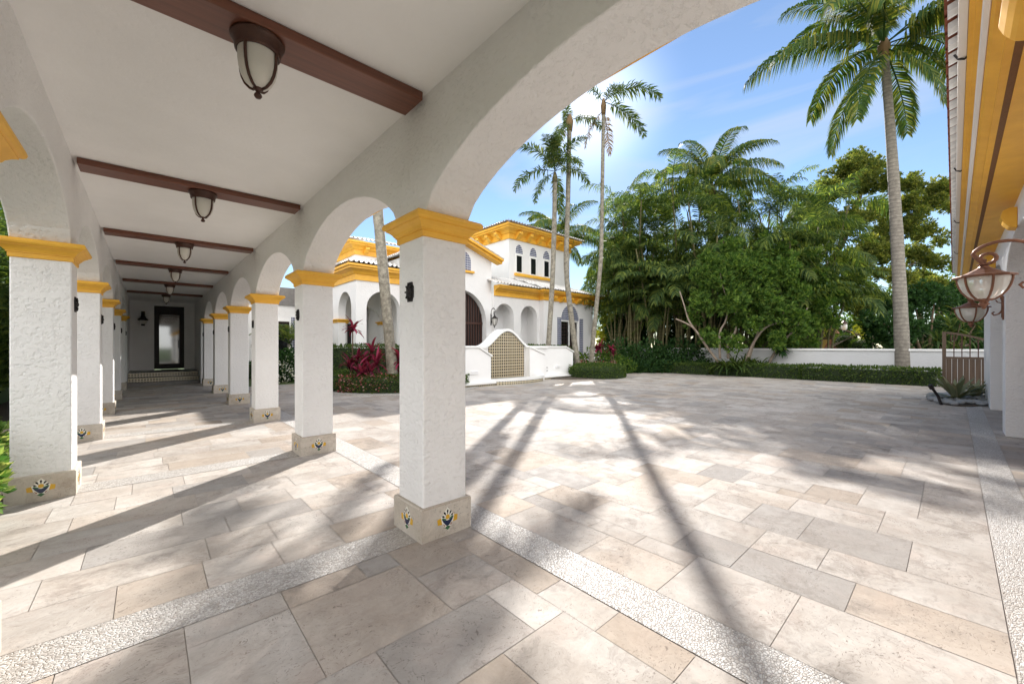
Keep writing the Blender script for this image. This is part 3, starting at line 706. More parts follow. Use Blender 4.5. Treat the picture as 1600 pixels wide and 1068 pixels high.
# tower
TX0, TX1, TY = 16.1, 21.75, 18.0
MB().box(TX0, TX1, TY, 23.5, 3.5, 8.1).build("tower", ST, villa)
MB().sweep([(TX0, 23.5), (TX0, TY), (TX1, TY), (TX1, 23.5)], ep(7.95, 1.22)).build("cornice", "orange_paint", villa)
corbels([(TX0 + .55 + .92 * k, TY - .085) for k in range(6)], 'Y', 8.0, .42, h=.38, w=.26)
corbels([(TX0 - .085, TY + .7 + .92 * k) for k in range(5)], 'X', 8.0, .42, h=.38, w=.26)
e = .72
MB().roofpatch((TX0 - e, TY - e, 8.72), (TX1 + e, TY - e, 8.72), (18.8, 20.7, 9.6), (19.1, 20.7, 9.6)).roofpatch((TX0 - e, 23.5 + e, 8.72), (TX0 - e, TY - e, 8.72), (18.8, 20.9, 9.6), (18.8, 20.7, 9.6)).roofpatch((TX1 + e, TY - e, 8.72), (TX1 + e, 23.5 + e, 8.72), (19.1, 20.7, 9.6), (19.1, 20.9, 9.6)).build("roof", "roof_tile", villa)
for x0, x1 in ((16.62, 17.2), (17.85, 18.43), (19.08, 19.66)):
    w = MB().box(x0 + .06, x1 - .06, TY - .012, TY - .002, 6.02, 7.02).build("window", "dark_glass", villa)
    mb = MB()
    for q in ((x0, x0 + .06, 5.96, 7.16), (x1 - .06, x1, 5.96, 7.16)): mb.box(q[0], q[1], TY - .05, TY - .001, q[2], q[3])
    mb.box(x0 + .06, x1 - .06, TY - .05, TY - .001, 7.02, 7.16).box(x0 + .06, x1 - .06, TY - .05, TY - .001, 5.96, 6.02); mb.build("frame", "white_paint", w)
    MB().prism(arch_poly((x0 + x1) / 2, (x1 - x0) / 2, 7.165, 7.2, .5), TY - .03, TY - .002).build("lunette", "blue_tile", w)
MB().box(16.5, 19.8, TY - .16, TY - .002, 5.76, 5.94).build("sill", "orange_paint", villa, bevel=.03)
# pavilion seen through the walkway arches
MB().wall([(6.9, 0), (7.38, 0)] + arc(8.2, .82, 3.22, None, 20) + [(9.02, 0), (9.55, 0)], 18.0, 18.35, 4.5, 'X').build("wall", ST, villa)
MB().wall([(18.35, 0), (18.55, 0)] + arc(19.4, .85, 3.2, None, 20) + [(20.25, 0), (21.0, 0)] + arc(21.85, .85, 3.2, None, 20) + [(22.7, 0), (23.4, 0)], 6.9, 7.25, 4.499, 'Y').build("wall", ST, villa)
MB().box(7.25, 13.2, 18.35, 23.2, 4.3, 4.49).build("loggia_ceiling", "smooth_white", villa)
MB().wall([(7.25, 0), (7.6, 0)] + arc(8.5, .9, 2.7, None, 16) + [(9.4, 0), (10.2, 0)] + arc(11.1, .9, 2.7, None, 16) + [(12, 0), (13.2, 0)], 21.0, 21.3, 4.3, 'X').build("loggia_arcade", ST, villa)
MB().box(2.3, 13.2, 23.3, 23.6, 0, 4.5).build("wall", ST, villa)
for x in (8.25, 10.6):
    dd = MB().box(x, x + 1.0, 23.2, 23.29, .1, 2.75).build("door", "dark_iron", villa)
    MB().lathe([(.30, 0), (.30, .03), (.2, .03), (.2, 0)], (0, 0, 0), 16, squash=(.6, 1)).build("glass_oval", "mirror_glass", dd)
    g = [q for q in dd.children][0]; g.rotation_euler = (PI / 2, 0, 0); g.location = Vector((x + .5, 23.2, 1.6)) - villa.location - dd.location - Vector((0, 0, 0)); g.location = Vector((x + .5, 23.2, 1.6))
for (x, y) in ((7.43, 21.0), (9.8, 21.0), (12.6, 21.0)):
    MB().loft(x, y + .15, .2 if x < 8 else .42, .2, [(o, z + .3) for o, z in CAPP]).build("capital", "orange_paint", villa)
MB().loft(7.07, 20.62, .18, .375, [(o, z + .3) for o, z in CAPP]).build("capital", "orange_paint", villa)
MB().sweep([(6.9, 23.4), (6.9, 18.0), (9.6, 18.0)], ep(4.45, 1.05)).build("cornice", "orange_paint", villa)
MB().roofpatch((6.35, 17.45, 5.12), (13, 17.45, 5.12), (9.2, 20.8, 6.05), (13, 20.8, 6.05)).roofpatch((6.35, 24, 5.12), (6.35, 17.45, 5.12), (9.2, 24, 6.05), (9.2, 20.8, 6.05)).build("roof", "roof_tile", villa)
MB().box(7.9, 13.2, 20.7, 26, 4.5, 6.5).build("upper_storey", ST, villa)
MB().sweep([(7.9, 26), (7.9, 20.7), (13.2, 20.7)], ep(6.2)).build("cornice", "orange_paint", villa)
corbels([(8.4 + .85 * k, 20.63) for k in range(5)], 'Y', 6.28, .34)
MB().roofpatch((7.35, 20.15, 6.85), (14, 20.15, 6.85), (9.6, 23.2, 7.75), (14, 23.2, 7.75)).roofpatch((7.35, 26, 6.85), (7.35, 20.15, 6.85), (9.6, 26, 7.75), (9.6, 23.2, 7.75)).build("roof", "roof_tile", villa)
# tiled window between the second and third columns
MB().box(2.1, 6.9, 23.2, 23.3, 3.6, 4.5).build("frieze", "slate_step", villa)
w = MB().box(4.0, 5.45, 23.24, 23.29, .9, 2.75).build("window", "dark_glass", villa)
MB().box(3.92, 4.0, 23.2, 23.3, .82, 2.83).box(5.45, 5.53, 23.2, 23.3, .82, 2.83).box(4.0, 5.45, 23.2, 23.3, 2.75, 2.83).box(4.0, 5.45, 23.2, 23.3, .82, .9).build("frame", "white_paint", w)
MB().box(5.55, 6.3, 23.25, 23.298, .6, 3.0).build("tile_surround", "blue_tile", w)

# ------------------------------------------------------------------ fountain wall
fo = thing("fountain_wall", "white bell topped fountain wall with patterned gold tile panel and side wings", "fountain", (11, 12.4, 0))
def bell(u):
    t = min(1, abs(u) / 1.25); return 1.5 + .70 * (.5 + .5 * math.cos(PI * t)) ** .9
us = [-2.4 + 4.8 * i / 64 for i in range(65)]
MB().wall([(10.95 + u, 0) for u in us], 12.4, 12.75, lambda x: bell(x - 10.95) - .06, 'X').build("wall", "smooth_white", fo)
mb = MB()
for a, b in zip(us, us[1:]):
    za, zb = bell(a), bell(b); x0, x1 = 10.95 + a, 10.95 + b
    mb.add([(x0, 12.3, za), (x1, 12.3, zb), (x1, 12.85, zb), (x0, 12.85, za), (x0, 12.3, za - .1), (x1, 12.3, zb - .1), (x1, 12.85, zb - .1), (x0, 12.85, za - .1)], [(0, 1, 2, 3), (4, 5, 1, 0), (7, 6, 5, 4), (3, 2, 6, 7)])
mb.build("coping", "white_paint", fo)
mb = MB(); ps = [x for x in us if abs(x) <= 1.03]
mb.prism([(10.95 + ps[0], .2), (10.95 + ps[-1], .2)] + [(10.95 + u, bell(u) - .115) for u in reversed(ps)], 12.37, 12.398)
mb.build("tile_panel", "ochre_tile", fo)
def wing(x0, x1, y0, y1, zl, zr, xk, name="side_wing"):
    """low wall along x with a coping; flat to xk, then falling to zr"""
    pts = [(x0, 0), (x1, 0), (x1, zr), (xk, zl), (x0, zl)]
    o = MB().prism(pts, y0, y1).build(name, "smooth_white", fo)
    mb = MB(); cp = [(x0 - .03, zl), (xk, zl), (x1 + .05, zr), (x1 + .05, zr + .07), (xk, zl + .07), (x0 - .03, zl + .07)]
    mb.prism(cp, y0 - .05, y1 + .05).build("coping", "white_paint", o, bevel=.015); return o
lw = wing(7.6, 9.55, 11.7, 12.38, 1.42, 1.08, 8.95)
rw = wing(12.0, 12.9, 12.1, 12.38, 1.40, 1.1, 12.05)
ow = wing(12.95, 15.3, 12.45, 13.1, 1.42, 1.17, 14.75)
mb = MB(); n = 20; R0 = 1.75
pts_o = [(10.95 + R0 * 1.12 * math.cos(a), 12.36 + .95 * math.sin(a)) for a in [PI + PI * i / n for i in range(n + 1)]]
pts_i = [(10.95 + (R0 * 1.12 - .3) * math.cos(a), 12.36 + .68 * math.sin(a)) for a in [PI + PI * i / n for i in range(n + 1)]]
for i in range(n):
    a, b, c, d = pts_o[i], pts_o[i + 1], pts_i[i + 1], pts_i[i]
    mb.add([(*a, 0.14), (*b, 0.14), (*c, 0.14), (*d, 0.14), (*a, .24), (*b, .24), (*c, .24), (*d, .24)], [(4, 5, 6, 7), (0, 1, 5, 4), (2, 3, 7, 6), (3, 2, 1, 0)])
mb.build("basin_rim", "white_paint", fo)
mb = MB()
for i in range(n):
    a, b = [(10.95 + (q[0] - 10.95) * .985, 12.36 + (q[1] - 12.36) * .985) for q in (pts_o[i], pts_o[i + 1])]
    mb.add([(*a, 0), (*b, 0), (*b, .14), (*a, .14)], [(0, 1, 2, 3)])
mb.add([(*p, .15) for p in pts_i], [tuple(range(n + 1))]); mb.build("basin", "step_tile", fo)
mb = MB().box(7.6, 9.7, 11.62, 11.7, .0, .09).box(12.9, 15.75, 12.2, 12.45, .0, .085); mb.build("base_tiles", "step_tile", fo)
MB().box(7.55, 9.7, 11.56, 11.7, .092, .15).box(12.9, 15.8, 12.14, 12.45, .087, .14).build("base_ledge", "white_paint", fo)
for (x, y, z) in ((8.75, 11.69, .52), (14.15, 12.44, .52)):
    MB().box(x - .17, x + .17, y - .03, y + .01, z - .05, z + .05).box(x - .15, x + .15, y - .05, y - .03, z + .03, z + .06).build("step_light", "lamp_white", fo, bevel=.008)
cu = bpy.data.curves.new("letters", 'FONT'); cu.body = "BYC"; cu.size = .24; cu.extrude = .004
tmp = bpy.data.objects.new("letters", cu); COL.objects.link(tmp); bpy.context.view_layer.update()
me = bpy.data.meshes.new_from_object(tmp.evaluated_get(bpy.context.evaluated_depsgraph_get())); bpy.data.objects.remove(tmp)
me.materials.clear(); me.materials.append(M["dark_iron"])
lt = bpy.data.objects.new("letters", me); COL.objects.link(lt); lt.parent = fo; lt.rotation_euler = (PI / 2, 0, 0); lt.location = Vector((13.06, 12.445, .36)) - fo.location

bl = thing("fire_bowl", "dark iron torch post with fire bowl behind the fountain wall", "torch", (12.9, 15.2, 0))
MB().lathe([(.05, 0), (.05, 1.7), (.09, 1.75), (.22, 1.98), (.24, 2.02), (.0, 1.98)], (12.9, 15.2, 0), 14).build("post", "dark_iron", bl, smooth=True)

# ------------------------------------------------------------------ boundary wall, gate, neighbour's garden
bw = thing("boundary_wall", "low white garden wall with flat coping behind the hedge", "wall", (23.4, 6, 0))
MB().box(23.3, 23.55, -1.0, 17.5, 0, 1.28).build("wall", "garden_wall_shade", bw)
MB().box(23.25, 23.6, -1.05, 17.5, 1.282, 1.37).build("coping", "white_paint", bw, bevel=.01)
gt = thing("garden_gate", "dark brown gate with curved top, upright bars and wooden lower boards", "gate", (21.8, -.3, 0))
g0, g1 = .2, -1.35; gx = 21.8
gtop = lambda y: 1.98 - .55 * ((g0 - y) / (g0 - g1)) ** 1.4
MB().box(gx - .05, gx + .05, g0, g0 + .1, 0, 2.02).build("post", "gate_wood", gt)
mb = MB()
n = 12
for i in range(n):
    a = g0 + (g1 - g0) * i / n; b = g0 + (g1 - g0) * (i + 1) / n; mb.beam((gx, a, gtop(a)), (gx, b, gtop(b)), .05, .07)
mb.box(gx - .03, gx + .03, g1, g0, 1.02, 1.10); mb.build("frame", "gate_wood", gt)
mb = MB()
for i in range(1, 8): y = g0 + (g1 - g0) * i / 8; mb.box(gx - .014, gx + .014, y - .014, y + .014, 1.1, gtop(y))
mb.build("bars", "brown_metal", gt)
mb = MB()
for i in range(11): y = g0 + (g1 - g0) * i / 11; mb.box(gx - .015, gx + .015 + .004 * (i % 2), y - .135, y - .004, .05, 1.018)
mb.build("boards", "gate_wood", gt)

def PV(px, d, py): return P(px, d, py)
c0 = P(1291, 36)
ho = thing("garden_shelter", "small ochre shelter with a pointed reddish roof beyond the white wall", "shelter", (c0.x, c0.y, 0))
MB().box(c0.x - .5, c0.x + .5, c0.y - .5, c0.y + .5, 0, 2.05).build("wall", "ochre_wall", ho)
MB().box(c0.x - .53, c0.x + .53, c0.y - .53, c0.y + .53, 2.052, 2.6).build("upper_wall", "brown_bark", ho)
MB().loft(c0.x, c0.y, .0, .0, [(.85, 2.6), (.6, 3.0), (.25, 3.35), (.05, 3.45)]).build("roof", "red_roof", ho)
c0 = P(1319, 35)
tn = thing("red_tent_roof", "low reddish brown pitched roof beyond the white wall", "shed", (c0.x, c0.y, 0))
MB().loft(c0.x, c0.y, .5, .5, [(.75, 1.2), (.55, 1.7), (.0, 2.35)]).build("roof", "red_roof", tn)
MB().box(c0.x - 1.1, c0.x + 1.1, c0.y - 1.1, c0.y + 1.1, 0, 1.2).build("wall", "ochre_wall", tn)
c0 = P(1319, 37)
lp = thing("lamp_post", "white globe lamp post beyond the white garden wall", "lamp post", (c0.x, c0.y, 0))
MB().lathe([(.08, 0), (.06, .3), (.05, 2.8), (.12, 2.85), (.06, 2.95)], (c0.x, c0.y, 0), 10).build("post", "dark_iron", lp)
MB().lathe([(.12, 2.95), (.23, 3.1), (.24, 3.4), (.2, 3.5)], (c0.x, c0.y, 0), 10).build("lamp_globe", "lamp_white", lp, smooth=True)
MB().lathe([(.3, 3.5), (.2, 3.65), (.05, 3.8), (0, 3.95)], (c0.x, c0.y, 0), 10).build("cap", "brown_metal", lp)
c0 = P(1246, 34)
fe = thing("picket_fence", "short white picket fence beyond the wall under the trees", "fence", (c0.x, c0.y, 0))
mb = MB()
for k in range(9):
    q = P(1232 + 3.5 * k, 34); mb.box(q.x - .04, q.x + .04, q.y - .04, q.y + .04, 0, 2.9)
mb.build("pickets", "white_paint", fe)
a, b = P(1230, 34), P(1262, 34); MB().beam((a.x, a.y, 2.1), (b.x, b.y, 2.1), .08, .1).build("rail", "white_paint", fe)
# ------------------------------------------------------------------ plants
def leaves(mb, C, D, size, ratio=.42, fold=.25, mi=0):
    """one rhombic leaf per row: base C, direction D (unit), length size"""
    n = len(C); D = D / np.maximum(1e-6, np.linalg.norm(D, axis=1, keepdims=True))
    R = rng.normal(size=(n, 3)); S = np.cross(D, R); S /= np.maximum(1e-6, np.linalg.norm(S, axis=1, keepdims=True)); N = np.cross(S, D)
    L = np.asarray(size).reshape(-1, 1) * np.ones((n, 1)); w = L * ratio * .5
    mid = C + D * L * .5
    V = np.empty((n * 4, 3)); V[0::4] = C; V[1::4] = mid + S * w + N * w * fold; V[2::4] = C + D * L - N * L * .08; V[3::4] = mid - S * w + N * w * fold
    i = np.arange(n) * 4; mb.addnp(V, np.stack([i, i + 1, i + 2, i + 3], 1), mi); return mb
def rosettes(mb, C, D, k, size, ratio=.35, spread=1.0, mi=0):
    """k leaves fanned round each twig tip"""
    n = len(C); CC = np.repeat(C, k, 0); DD = np.repeat(D, k, 0) + rng.normal(size=(n * k, 3)) * spread * .6
    return leaves(mb, CC + rng.normal(size=CC.shape) * size * .1, DD, size * rng.uniform(.7, 1.15, n * k), ratio, .25, mi)
def shell(n, r, c, lo=.55, squash=.75, seed=None):
    d = rng.normal(size=(n, 3)); d /= np.linalg.norm(d, axis=1, keepdims=True); q = rng.uniform(lo, 1, (n, 1)) ** .6
    return np.asarray(c) + d * q * np.array([r, r, r * squash]), d
def crown(mb, clumps, per, size, k=6, ratio=.38, squash=.7, lo=.35, mi=0):
    sub = []
    for (c, r) in clumps:
        for j in range(8):
            d = rng.normal(size=3); d /= np.linalg.norm(d); sub.append((np.asarray(c) + d * np.array([r, r, r * squash]) * rng.uniform(.25, .85), r * rng.uniform(.32, .55)))
    for (c, r) in sub:
        C, D = shell(max(4, int(per * r * r)), r, c, lo, squash); D = D + np.array([0, 0, .35]); rosettes(mb, C, D, k, size, ratio, 1.0, mi)
    return mb
def frond(mb, L=4.0, n=44, ll=.8, lw=.045, elev=.6, droop=1.6, hang=.5, az=0.0, base=(0, 0, 0), vee=.35, fwd=.6, start=.16, rach=.035, mi=0, rough=.08, twist=0.0):
    m = 14; s = np.linspace(0, 1, m); th = elev - droop * s ** 1.35; dx = np.cos(th) * L / (m - 1); dz = np.sin(th) * L / (m - 1)
    X = np.concatenate([[0], np.cumsum(dx[:-1])]); Z = np.concatenate([[0], np.cumsum(dz[:-1])])
    st = np.repeat(np.linspace(start, .995, n), 2); side = np.tile([1.0, -1.0], n); st = np.clip(st + rng.normal(size=2 * n) * .004, 0, 1)
    px = np.interp(st, s, X); pz = np.interp(st, s, Z); t = np.interp(st, s, th)
    T = np.stack([np.cos(t), 0 * t, np.sin(t)], 1); N = np.stack([-np.sin(t), 0 * t, np.cos(t)], 1); S = np.stack([0 * t, side, 0 * t], 1)
    f = fwd * (.7 + .9 * st)[:, None] + rng.normal(size=(2 * n, 1)) * rough
    D = S + T * f + N * (vee + rng.normal(size=(2 * n, 1)) * rough * 1.5); D /= np.linalg.norm(D, axis=1, keepdims=True)
    ln = (ll * np.clip(np.sin(PI * (.14 + .80 * st)), .12, 1) ** .7 * rng.uniform(.85, 1.1, 2 * n))[:, None]
    B = np.stack([px, 0 * px, pz], 1); G = np.array([0, 0, -1.0])
    mid = B + D * ln * .5 + G * ln * hang * .12; tip = B + D * ln * (1 - .25 * hang) + G * ln * hang * .62
    Wv = T - D * np.sum(T * D, 1, keepdims=True); Wv = Wv / np.maximum(1e-6, np.linalg.norm(Wv, axis=1, keepdims=True)) * lw * .5
    V = np.empty((2 * n * 5, 3)); V[0::5] = B - Wv * .5; V[1::5] = B + Wv * .5; V[2::5] = mid + Wv; V[3::5] = mid - Wv; V[4::5] = tip
    i = np.arange(2 * n) * 5; F4 = np.stack([i, i + 1, i + 2, i + 3], 1).tolist(); F3 = np.stack([i + 3, i + 2, i + 4], 1).tolist()
    rv = []; rf = []
    for j in range(m):
        w = rach * (1 - .85 * s[j]); nx, nz = -math.sin(th[j]), math.cos(th[j])
        rv += [(X[j], -w, Z[j]), (X[j] - nx * w * .9, 0, Z[j] - nz * w * .9), (X[j], w, Z[j]), (X[j] + nx * w * .5, 0, Z[j] + nz * w * .5)]
    for j in range(m - 1):
        for q in range(4): a = j * 4 + q; b = j * 4 + (q + 1) % 4; rf.append((a, b, b + 4, a + 4))
    V = np.concatenate([V, np.array(rv)])
    o = 2 * n * 5; F = F4 + F3 + [tuple(x + o for x in q) for q in rf]
    ct, sn = math.cos(twist), math.sin(twist); V = np.stack([V[:, 0], V[:, 1] * ct - V[:, 2] * 0, V[:, 2] + V[:, 1] * sn], 1) if twist else V
    ca, sa = math.cos(az), math.sin(az)
    V = np.stack([V[:, 0] * ca - V[:, 1] * sa, V[:, 0] * sa + V[:, 1] * ca, V[:, 2]], 1) + np.asarray(base)
    ov = len(mb.v); mb.v += V.tolist(); mb.f += [tuple(int(x) + ov for x in q) for q in F]; mb.mi += [mi] * len(F); mb.tint += [0.0] * len(F)
    return mb
def smooth_path(pts, k=5):
    out = []; pts = [Vector(p) for p in pts]; n = len(pts)
    for i in range(n - 1):
        p0, p1, p2, p3 = pts[max(i - 1, 0)], pts[i], pts[i + 1], pts[min(i + 2, n - 1)]
        for j in range(k):
            t = j / k; out.append(.5 * ((2 * p1) + (p2 - p0) * t + (2 * p0 - 5 * p1 + 4 * p2 - p3) * t * t + (3 * p1 - p0 - 3 * p2 + p3) * t ** 3))
    return out + [pts[-1]]

FR = {}
def frond_mesh(key, mat, **kw):
    if key not in FR:
        o = frond(MB(), **kw).build("frond", mat); FR[key] = o.data; bpy.data.objects.remove(o)
    return FR[key]
def palm(name, label, trunk, rad, specs, barkm="palm_bark", group=None, flare=1.35, shaft=None):
    """trunk = world points bottom to top; specs = [(mesh, azimuth, scale, z offset, pitch)]"""
    pts = smooth_path(trunk); b = pts[0]; t = thing(name, label, "palm tree", (b.x, b.y, 0), group); n = len(pts)
    r = [rad[0] + (rad[1] - rad[0]) * i / (n - 1) for i in range(n)]; r[0] *= flare; r[1] *= 1 + (flare - 1) * .5
    r = [x * (1 + .03 * rnd.uniform(-1, 1)) for x in r]
    MB().tube(pts, r, 14).build("trunk", barkm, t, smooth=True)
    top = pts[-1]
    if shaft: MB().tube([top, top + Vector((0, 0, shaft * .5)), top + Vector((0, 0, shaft))], [rad[1] * 1.25, rad[1] * 1.15, rad[1] * .5], 12).build("crown_shaft", "cane_bark", t, smooth=True); top = top + Vector((0, 0, shaft))
    else: MB().tube([top - Vector((0, 0, .5)), top, top + Vector((0, 0, .35))], [rad[1] * 1.2, rad[1] * 1.7, rad[1] * .7], 10).build("crown_base", "dry_leaf", t, smooth=True)
    for me, az, sc, dz, pit in specs:
        o = bpy.data.objects.new("frond", me); COL.objects.link(o); o.parent = t; o.location = top + Vector((0, 0, dz)) - t.location
        o.rotation_euler = (0, pit, az); o.scale = (sc,) * 3
    return t
def specs(meshes, n, seed, s=(.85, 1.1)):
    r = random.Random(seed); out = []
    for i in range(n):
        k = i / n; me = meshes[min(len(meshes) - 1, int(k * len(meshes)))]
        out.append((me, i * 2.399 + r.uniform(-.25, .25) + seed, r.uniform(*s), .12 * (1 - k), r.uniform(-.12, .12)))
    return out
cocoA = frond_mesh("ca", "coconut_leaf", L=4.8, n=115, ll=1.05, lw=.058, elev=1.15, droop=1.7, hang=.9, rach=.05, vee=.25)
cocoB = frond_mesh("cb", "coconut_leaf", L=5.2, n=120, ll=1.1, lw=.058, elev=.55, droop=1.6, hang=1.25, rach=.05, vee=.1)
cocoC = frond_mesh("cc", "coconut_leaf", L=5.0, n=115, ll=1.1, lw=.058, elev=.15, droop=1.1, hang=1.35, rach=.05, vee=0)
cocoD = frond_mesh("cd", "coconut_leaf", L=4.2, n=100, ll=.95, lw=.058, elev=-.75, droop=.8, hang=.8, rach=.045, vee=.1)
foxA = frond_mesh("fa", "palm_leaf", L=2.5, n=80, ll=.58, lw=.052, elev=1.0, droop=1.5, hang=.35, rach=.03, vee=.3, rough=.35)
foxB = frond_mesh("fb", "palm_leaf", L=2.7, n=80, ll=.58, lw=.052, elev=.45, droop=1.7, hang=.5, rach=.03, vee=.15, rough=.35)
foxC = frond_mesh("fc", "palm_leaf", L=2.5, n=76, ll=.58, lw=.052, elev=-.5, droop=1.0, hang=.5, rach=.03, vee=.1, rough=.35)
dryF = frond_mesh("fd", "dry_leaf", L=2.2, n=44, ll=.45, lw=.04, elev=-.9, droop=.6, hang=.6, rach=.03, rough=.4)

# big coconut palm on the right
tr = [P(1411, 16.8, 605), P(1410, 16.8, 560), P(1405, 16.8, 440), P(1398, 16.8, 310), P(1391, 16.8, 200), P(1381, 16.8, 72)]
tr[0].z = 0
sp = specs([cocoA, cocoA, cocoB, cocoB], 12, 3)
lf = -YAW + PI                                            # azimuth of the picture's left
rt = -YAW
sp += [(cocoC, lf + .1, 1.05, 0, -.1), (cocoC, rt + .25, .8, 0, -.1), (cocoB, lf + .5, 1.0, .1, 0), (cocoB, rt - .4, 1.0, .1, 0), (cocoD, lf - 1.2, 1.0, -.1, 0), (cocoD, lf + 1.9, .95, -.1, 0), (cocoD, rt + .4, .9, -.1, 0), (cocoD, lf + .4, .95, -.1, 0)]
palm("coconut_palm", "tall ringed coconut palm rising from the hedge in front of the low white wall", tr, (.29, .13), sp, "palm_bark", flare=1.15)
# palms of the right island
def tp(pts, d): q = [P(px, d, py) for px, py in pts]; q[0].z = 0; return q
tA = tp([(903, 590), (901, 560), (893, 498), (885, 420), (887, 330), (890, 190)], 20.3)
spA = specs([foxA, foxB], 3, 1, (.7, .85)) + [(dryF, lf + .3, 1, -.2, 0), (foxC, lf - .4, .95, -.1, .1), (foxC, lf + 1, 1.0, -.1, 0)]
palm("foxtail_palm", "tall slim palm left of the sun, its trunk bowing over the tiled villa window", tA, (.16, .11), spA, "lichen_bark", "slim palms beside the villa")
tB = tp([(922, 590), (924, 560), (931, 487), (939, 400), (941, 300), (943, 165)], 20.8)
palm("foxtail_palm", "thin dark palm right of the sun, its trunk leaning across the end of the villa", tB, (.13, .085), specs([foxA, foxB], 2, 2, (.7, .9)) + [(foxC, rt + .2, 1.15, .2, -.3), (foxB, rt - .1, 1.2, .2, -.2), (dryF, lf, 1, -.2, 0), (dryF, rt + 1, 1, -.2, 0)], "lichen_bark", "slim palms beside the villa")
tC = tp([(855, 590), (857, 540), (863, 440), (866, 350), (867, 285)], 19.6)
palm("foxtail_palm", "shortest slim palm behind the fountain, full green crown below the sun", tC, (.13, .11), specs([foxA, foxA, foxB, foxC], 11, 4, (.8, .98)), "lichen_bark", "slim palms beside the villa", shaft=.5)
tD = tp([(614, 590), (612, 570), (603, 470), (594, 370), (589, 300), (582, 60)], 13.2)
palm("foxtail_palm", "spotted pale palm trunk growing among red cordylines in the left island", tD, (.175, .165), specs([foxA, foxB, foxB, foxC], 13, 6), "lichen_bark", "slim palms beside the villa")
tE = tp([(876, 560), (875, 430), (874, 375)], 31)
palm("coconut_palm", "bushy palm crown behind the villa tower roof", tE, (.26, .22), specs([cocoA, cocoB, cocoB, cocoC], 18, 8, (.75, .95)), "palm_bark")
tF = tp([(1112, 580), (1111, 420), (1110, 295)], 27)
palm("coconut_palm", "dark palm standing above the areca thicket, highest fronds against the sky", tF, (.24, .2), specs([cocoA, cocoA, cocoB, cocoB, cocoC], 22, 11, (.85, 1.1)), "palm_bark")
tG = tp([(1004, 580), (1003, 420), (1002, 335)], 29)
palm("foxtail_palm", "small upright palm poking out of the thicket right of the villa", tG, (.14, .12), specs([foxA, foxA, foxB], 12, 13, (.8, 1.0)), "palm_bark")

# areca clumps
def areca(seed, H):
    t = thing("areca_palm", "x", "palm clump", (0, 0, 0), "areca palms of the thicket"); r = random.Random(seed); st = MB(); cr = MB()
    for k in range(16):
        a = r.uniform(0, 2 * PI); d = r.uniform(.1, .75); ln = r.uniform(.10, .26); h = H * r.choice((r.uniform(.25, .5), r.uniform(.45, .84)))
        p0 = Vector((d * math.cos(a), d * math.sin(a), 0)); p2 = p0 + Vector((math.cos(a) * ln * h * .7, math.sin(a) * ln * h * .7, h)); p1 = p0.lerp(p2, .5) + Vector((-math.cos(a), -math.sin(a), 0)) * .25
        pts = smooth_path([p0, p1, p2], 5); st.tube(pts, [.05 - .012 * i / 10 for i in range(len(pts))], 7)
        for j in range(r.choice((4, 5, 6))):
            frond(cr, L=r.uniform(2.1, 3.0), n=32, ll=.82, lw=.055, elev=r.uniform(.2, 1.35), droop=r.uniform(1.2, 1.9), hang=.75, az=j * 2.4 + r.random() * 6, base=pts[-1], vee=.2, rach=.022, rough=.12)
    st.build("stems", "cane_bark", t, smooth=True); cr.build("crown", "areca_leaf", t); return t
arec = [areca(21, 10), areca(22, 10), areca(23, 10)]
spots = [(962, 26, 9.4, "beside the villa roof end, first of the thicket"), (992, 25, 9.6, "second from the villa, with a cluster of thin canes"), (1030, 24.2, 10, "in front of the small upright palm"), (1068, 24.5, 10.4, "left of the highest dark palm"), (1108, 23.2, 9.8, "right under the highest dark palm"), (1150, 23.6, 10, "above the left side of the pale branched shrub"), (1190, 22.6, 9.0, "above the middle of the pale branched shrub"), (1236, 21, 9.6, "with broad sunlit fronds above the right side of the shrub"), (1275, 22, 9.6, "last of the thicket, in front of the spreading fig tree"), (980, 30, 11, "back row, showing behind the villa end"), (1052, 30, 11.5, "back row, behind the middle of the thicket"), (1215, 28, 11, "back row, between the thicket and the fig tree")]
for i, (px, d, h, tx) in enumerate(spots):
    o = arec[i] if i < 3 else copy_tree(arec[i % 3]); p = P(px, d); o.location = (p.x, p.y, 0); o.rotation_euler = (0, 0, i * 1.7); o.scale = (h / 10 * 1.05, h / 10 * 1.05, h / 10 * (1.2 + .16 * math.sin(i * 2.3)))
    o["label"] = "areca palm clump " + tx

# broadleaf trees
def grow(mb, p, d, L, r, depth, rr, tips, bend=.5):
    pts = [p]; q = p.copy(); dd = d.normalized()
    for i in range(4):
        dd = (dd + Vector((rr.uniform(-1, 1), rr.uniform(-1, 1), rr.uniform(-.5, .9))) * bend * .35).normalized(); q = q + dd * L / 4; pts.append(q.copy())
    mb.tube(pts, [r * (1 - .45 * i / 4) for i in range(5)], 7 if r > .04 else 5)
    if depth == 0: tips.append((q, dd)); return
    for k in range(rr.choice((2, 3))):
        nd = (dd + Vector((rr.uniform(-1, 1), rr.uniform(-1, 1), rr.uniform(-.4, .8))) * .8).normalized(); grow(mb, pts[rr.choice((3, 4, 4))], nd, L * .72, r * .55, depth - 1, rr, tips, bend)
def clumps_at(lst): return [(tuple(P(px, d, py)), r) for px, py, d, r in lst]
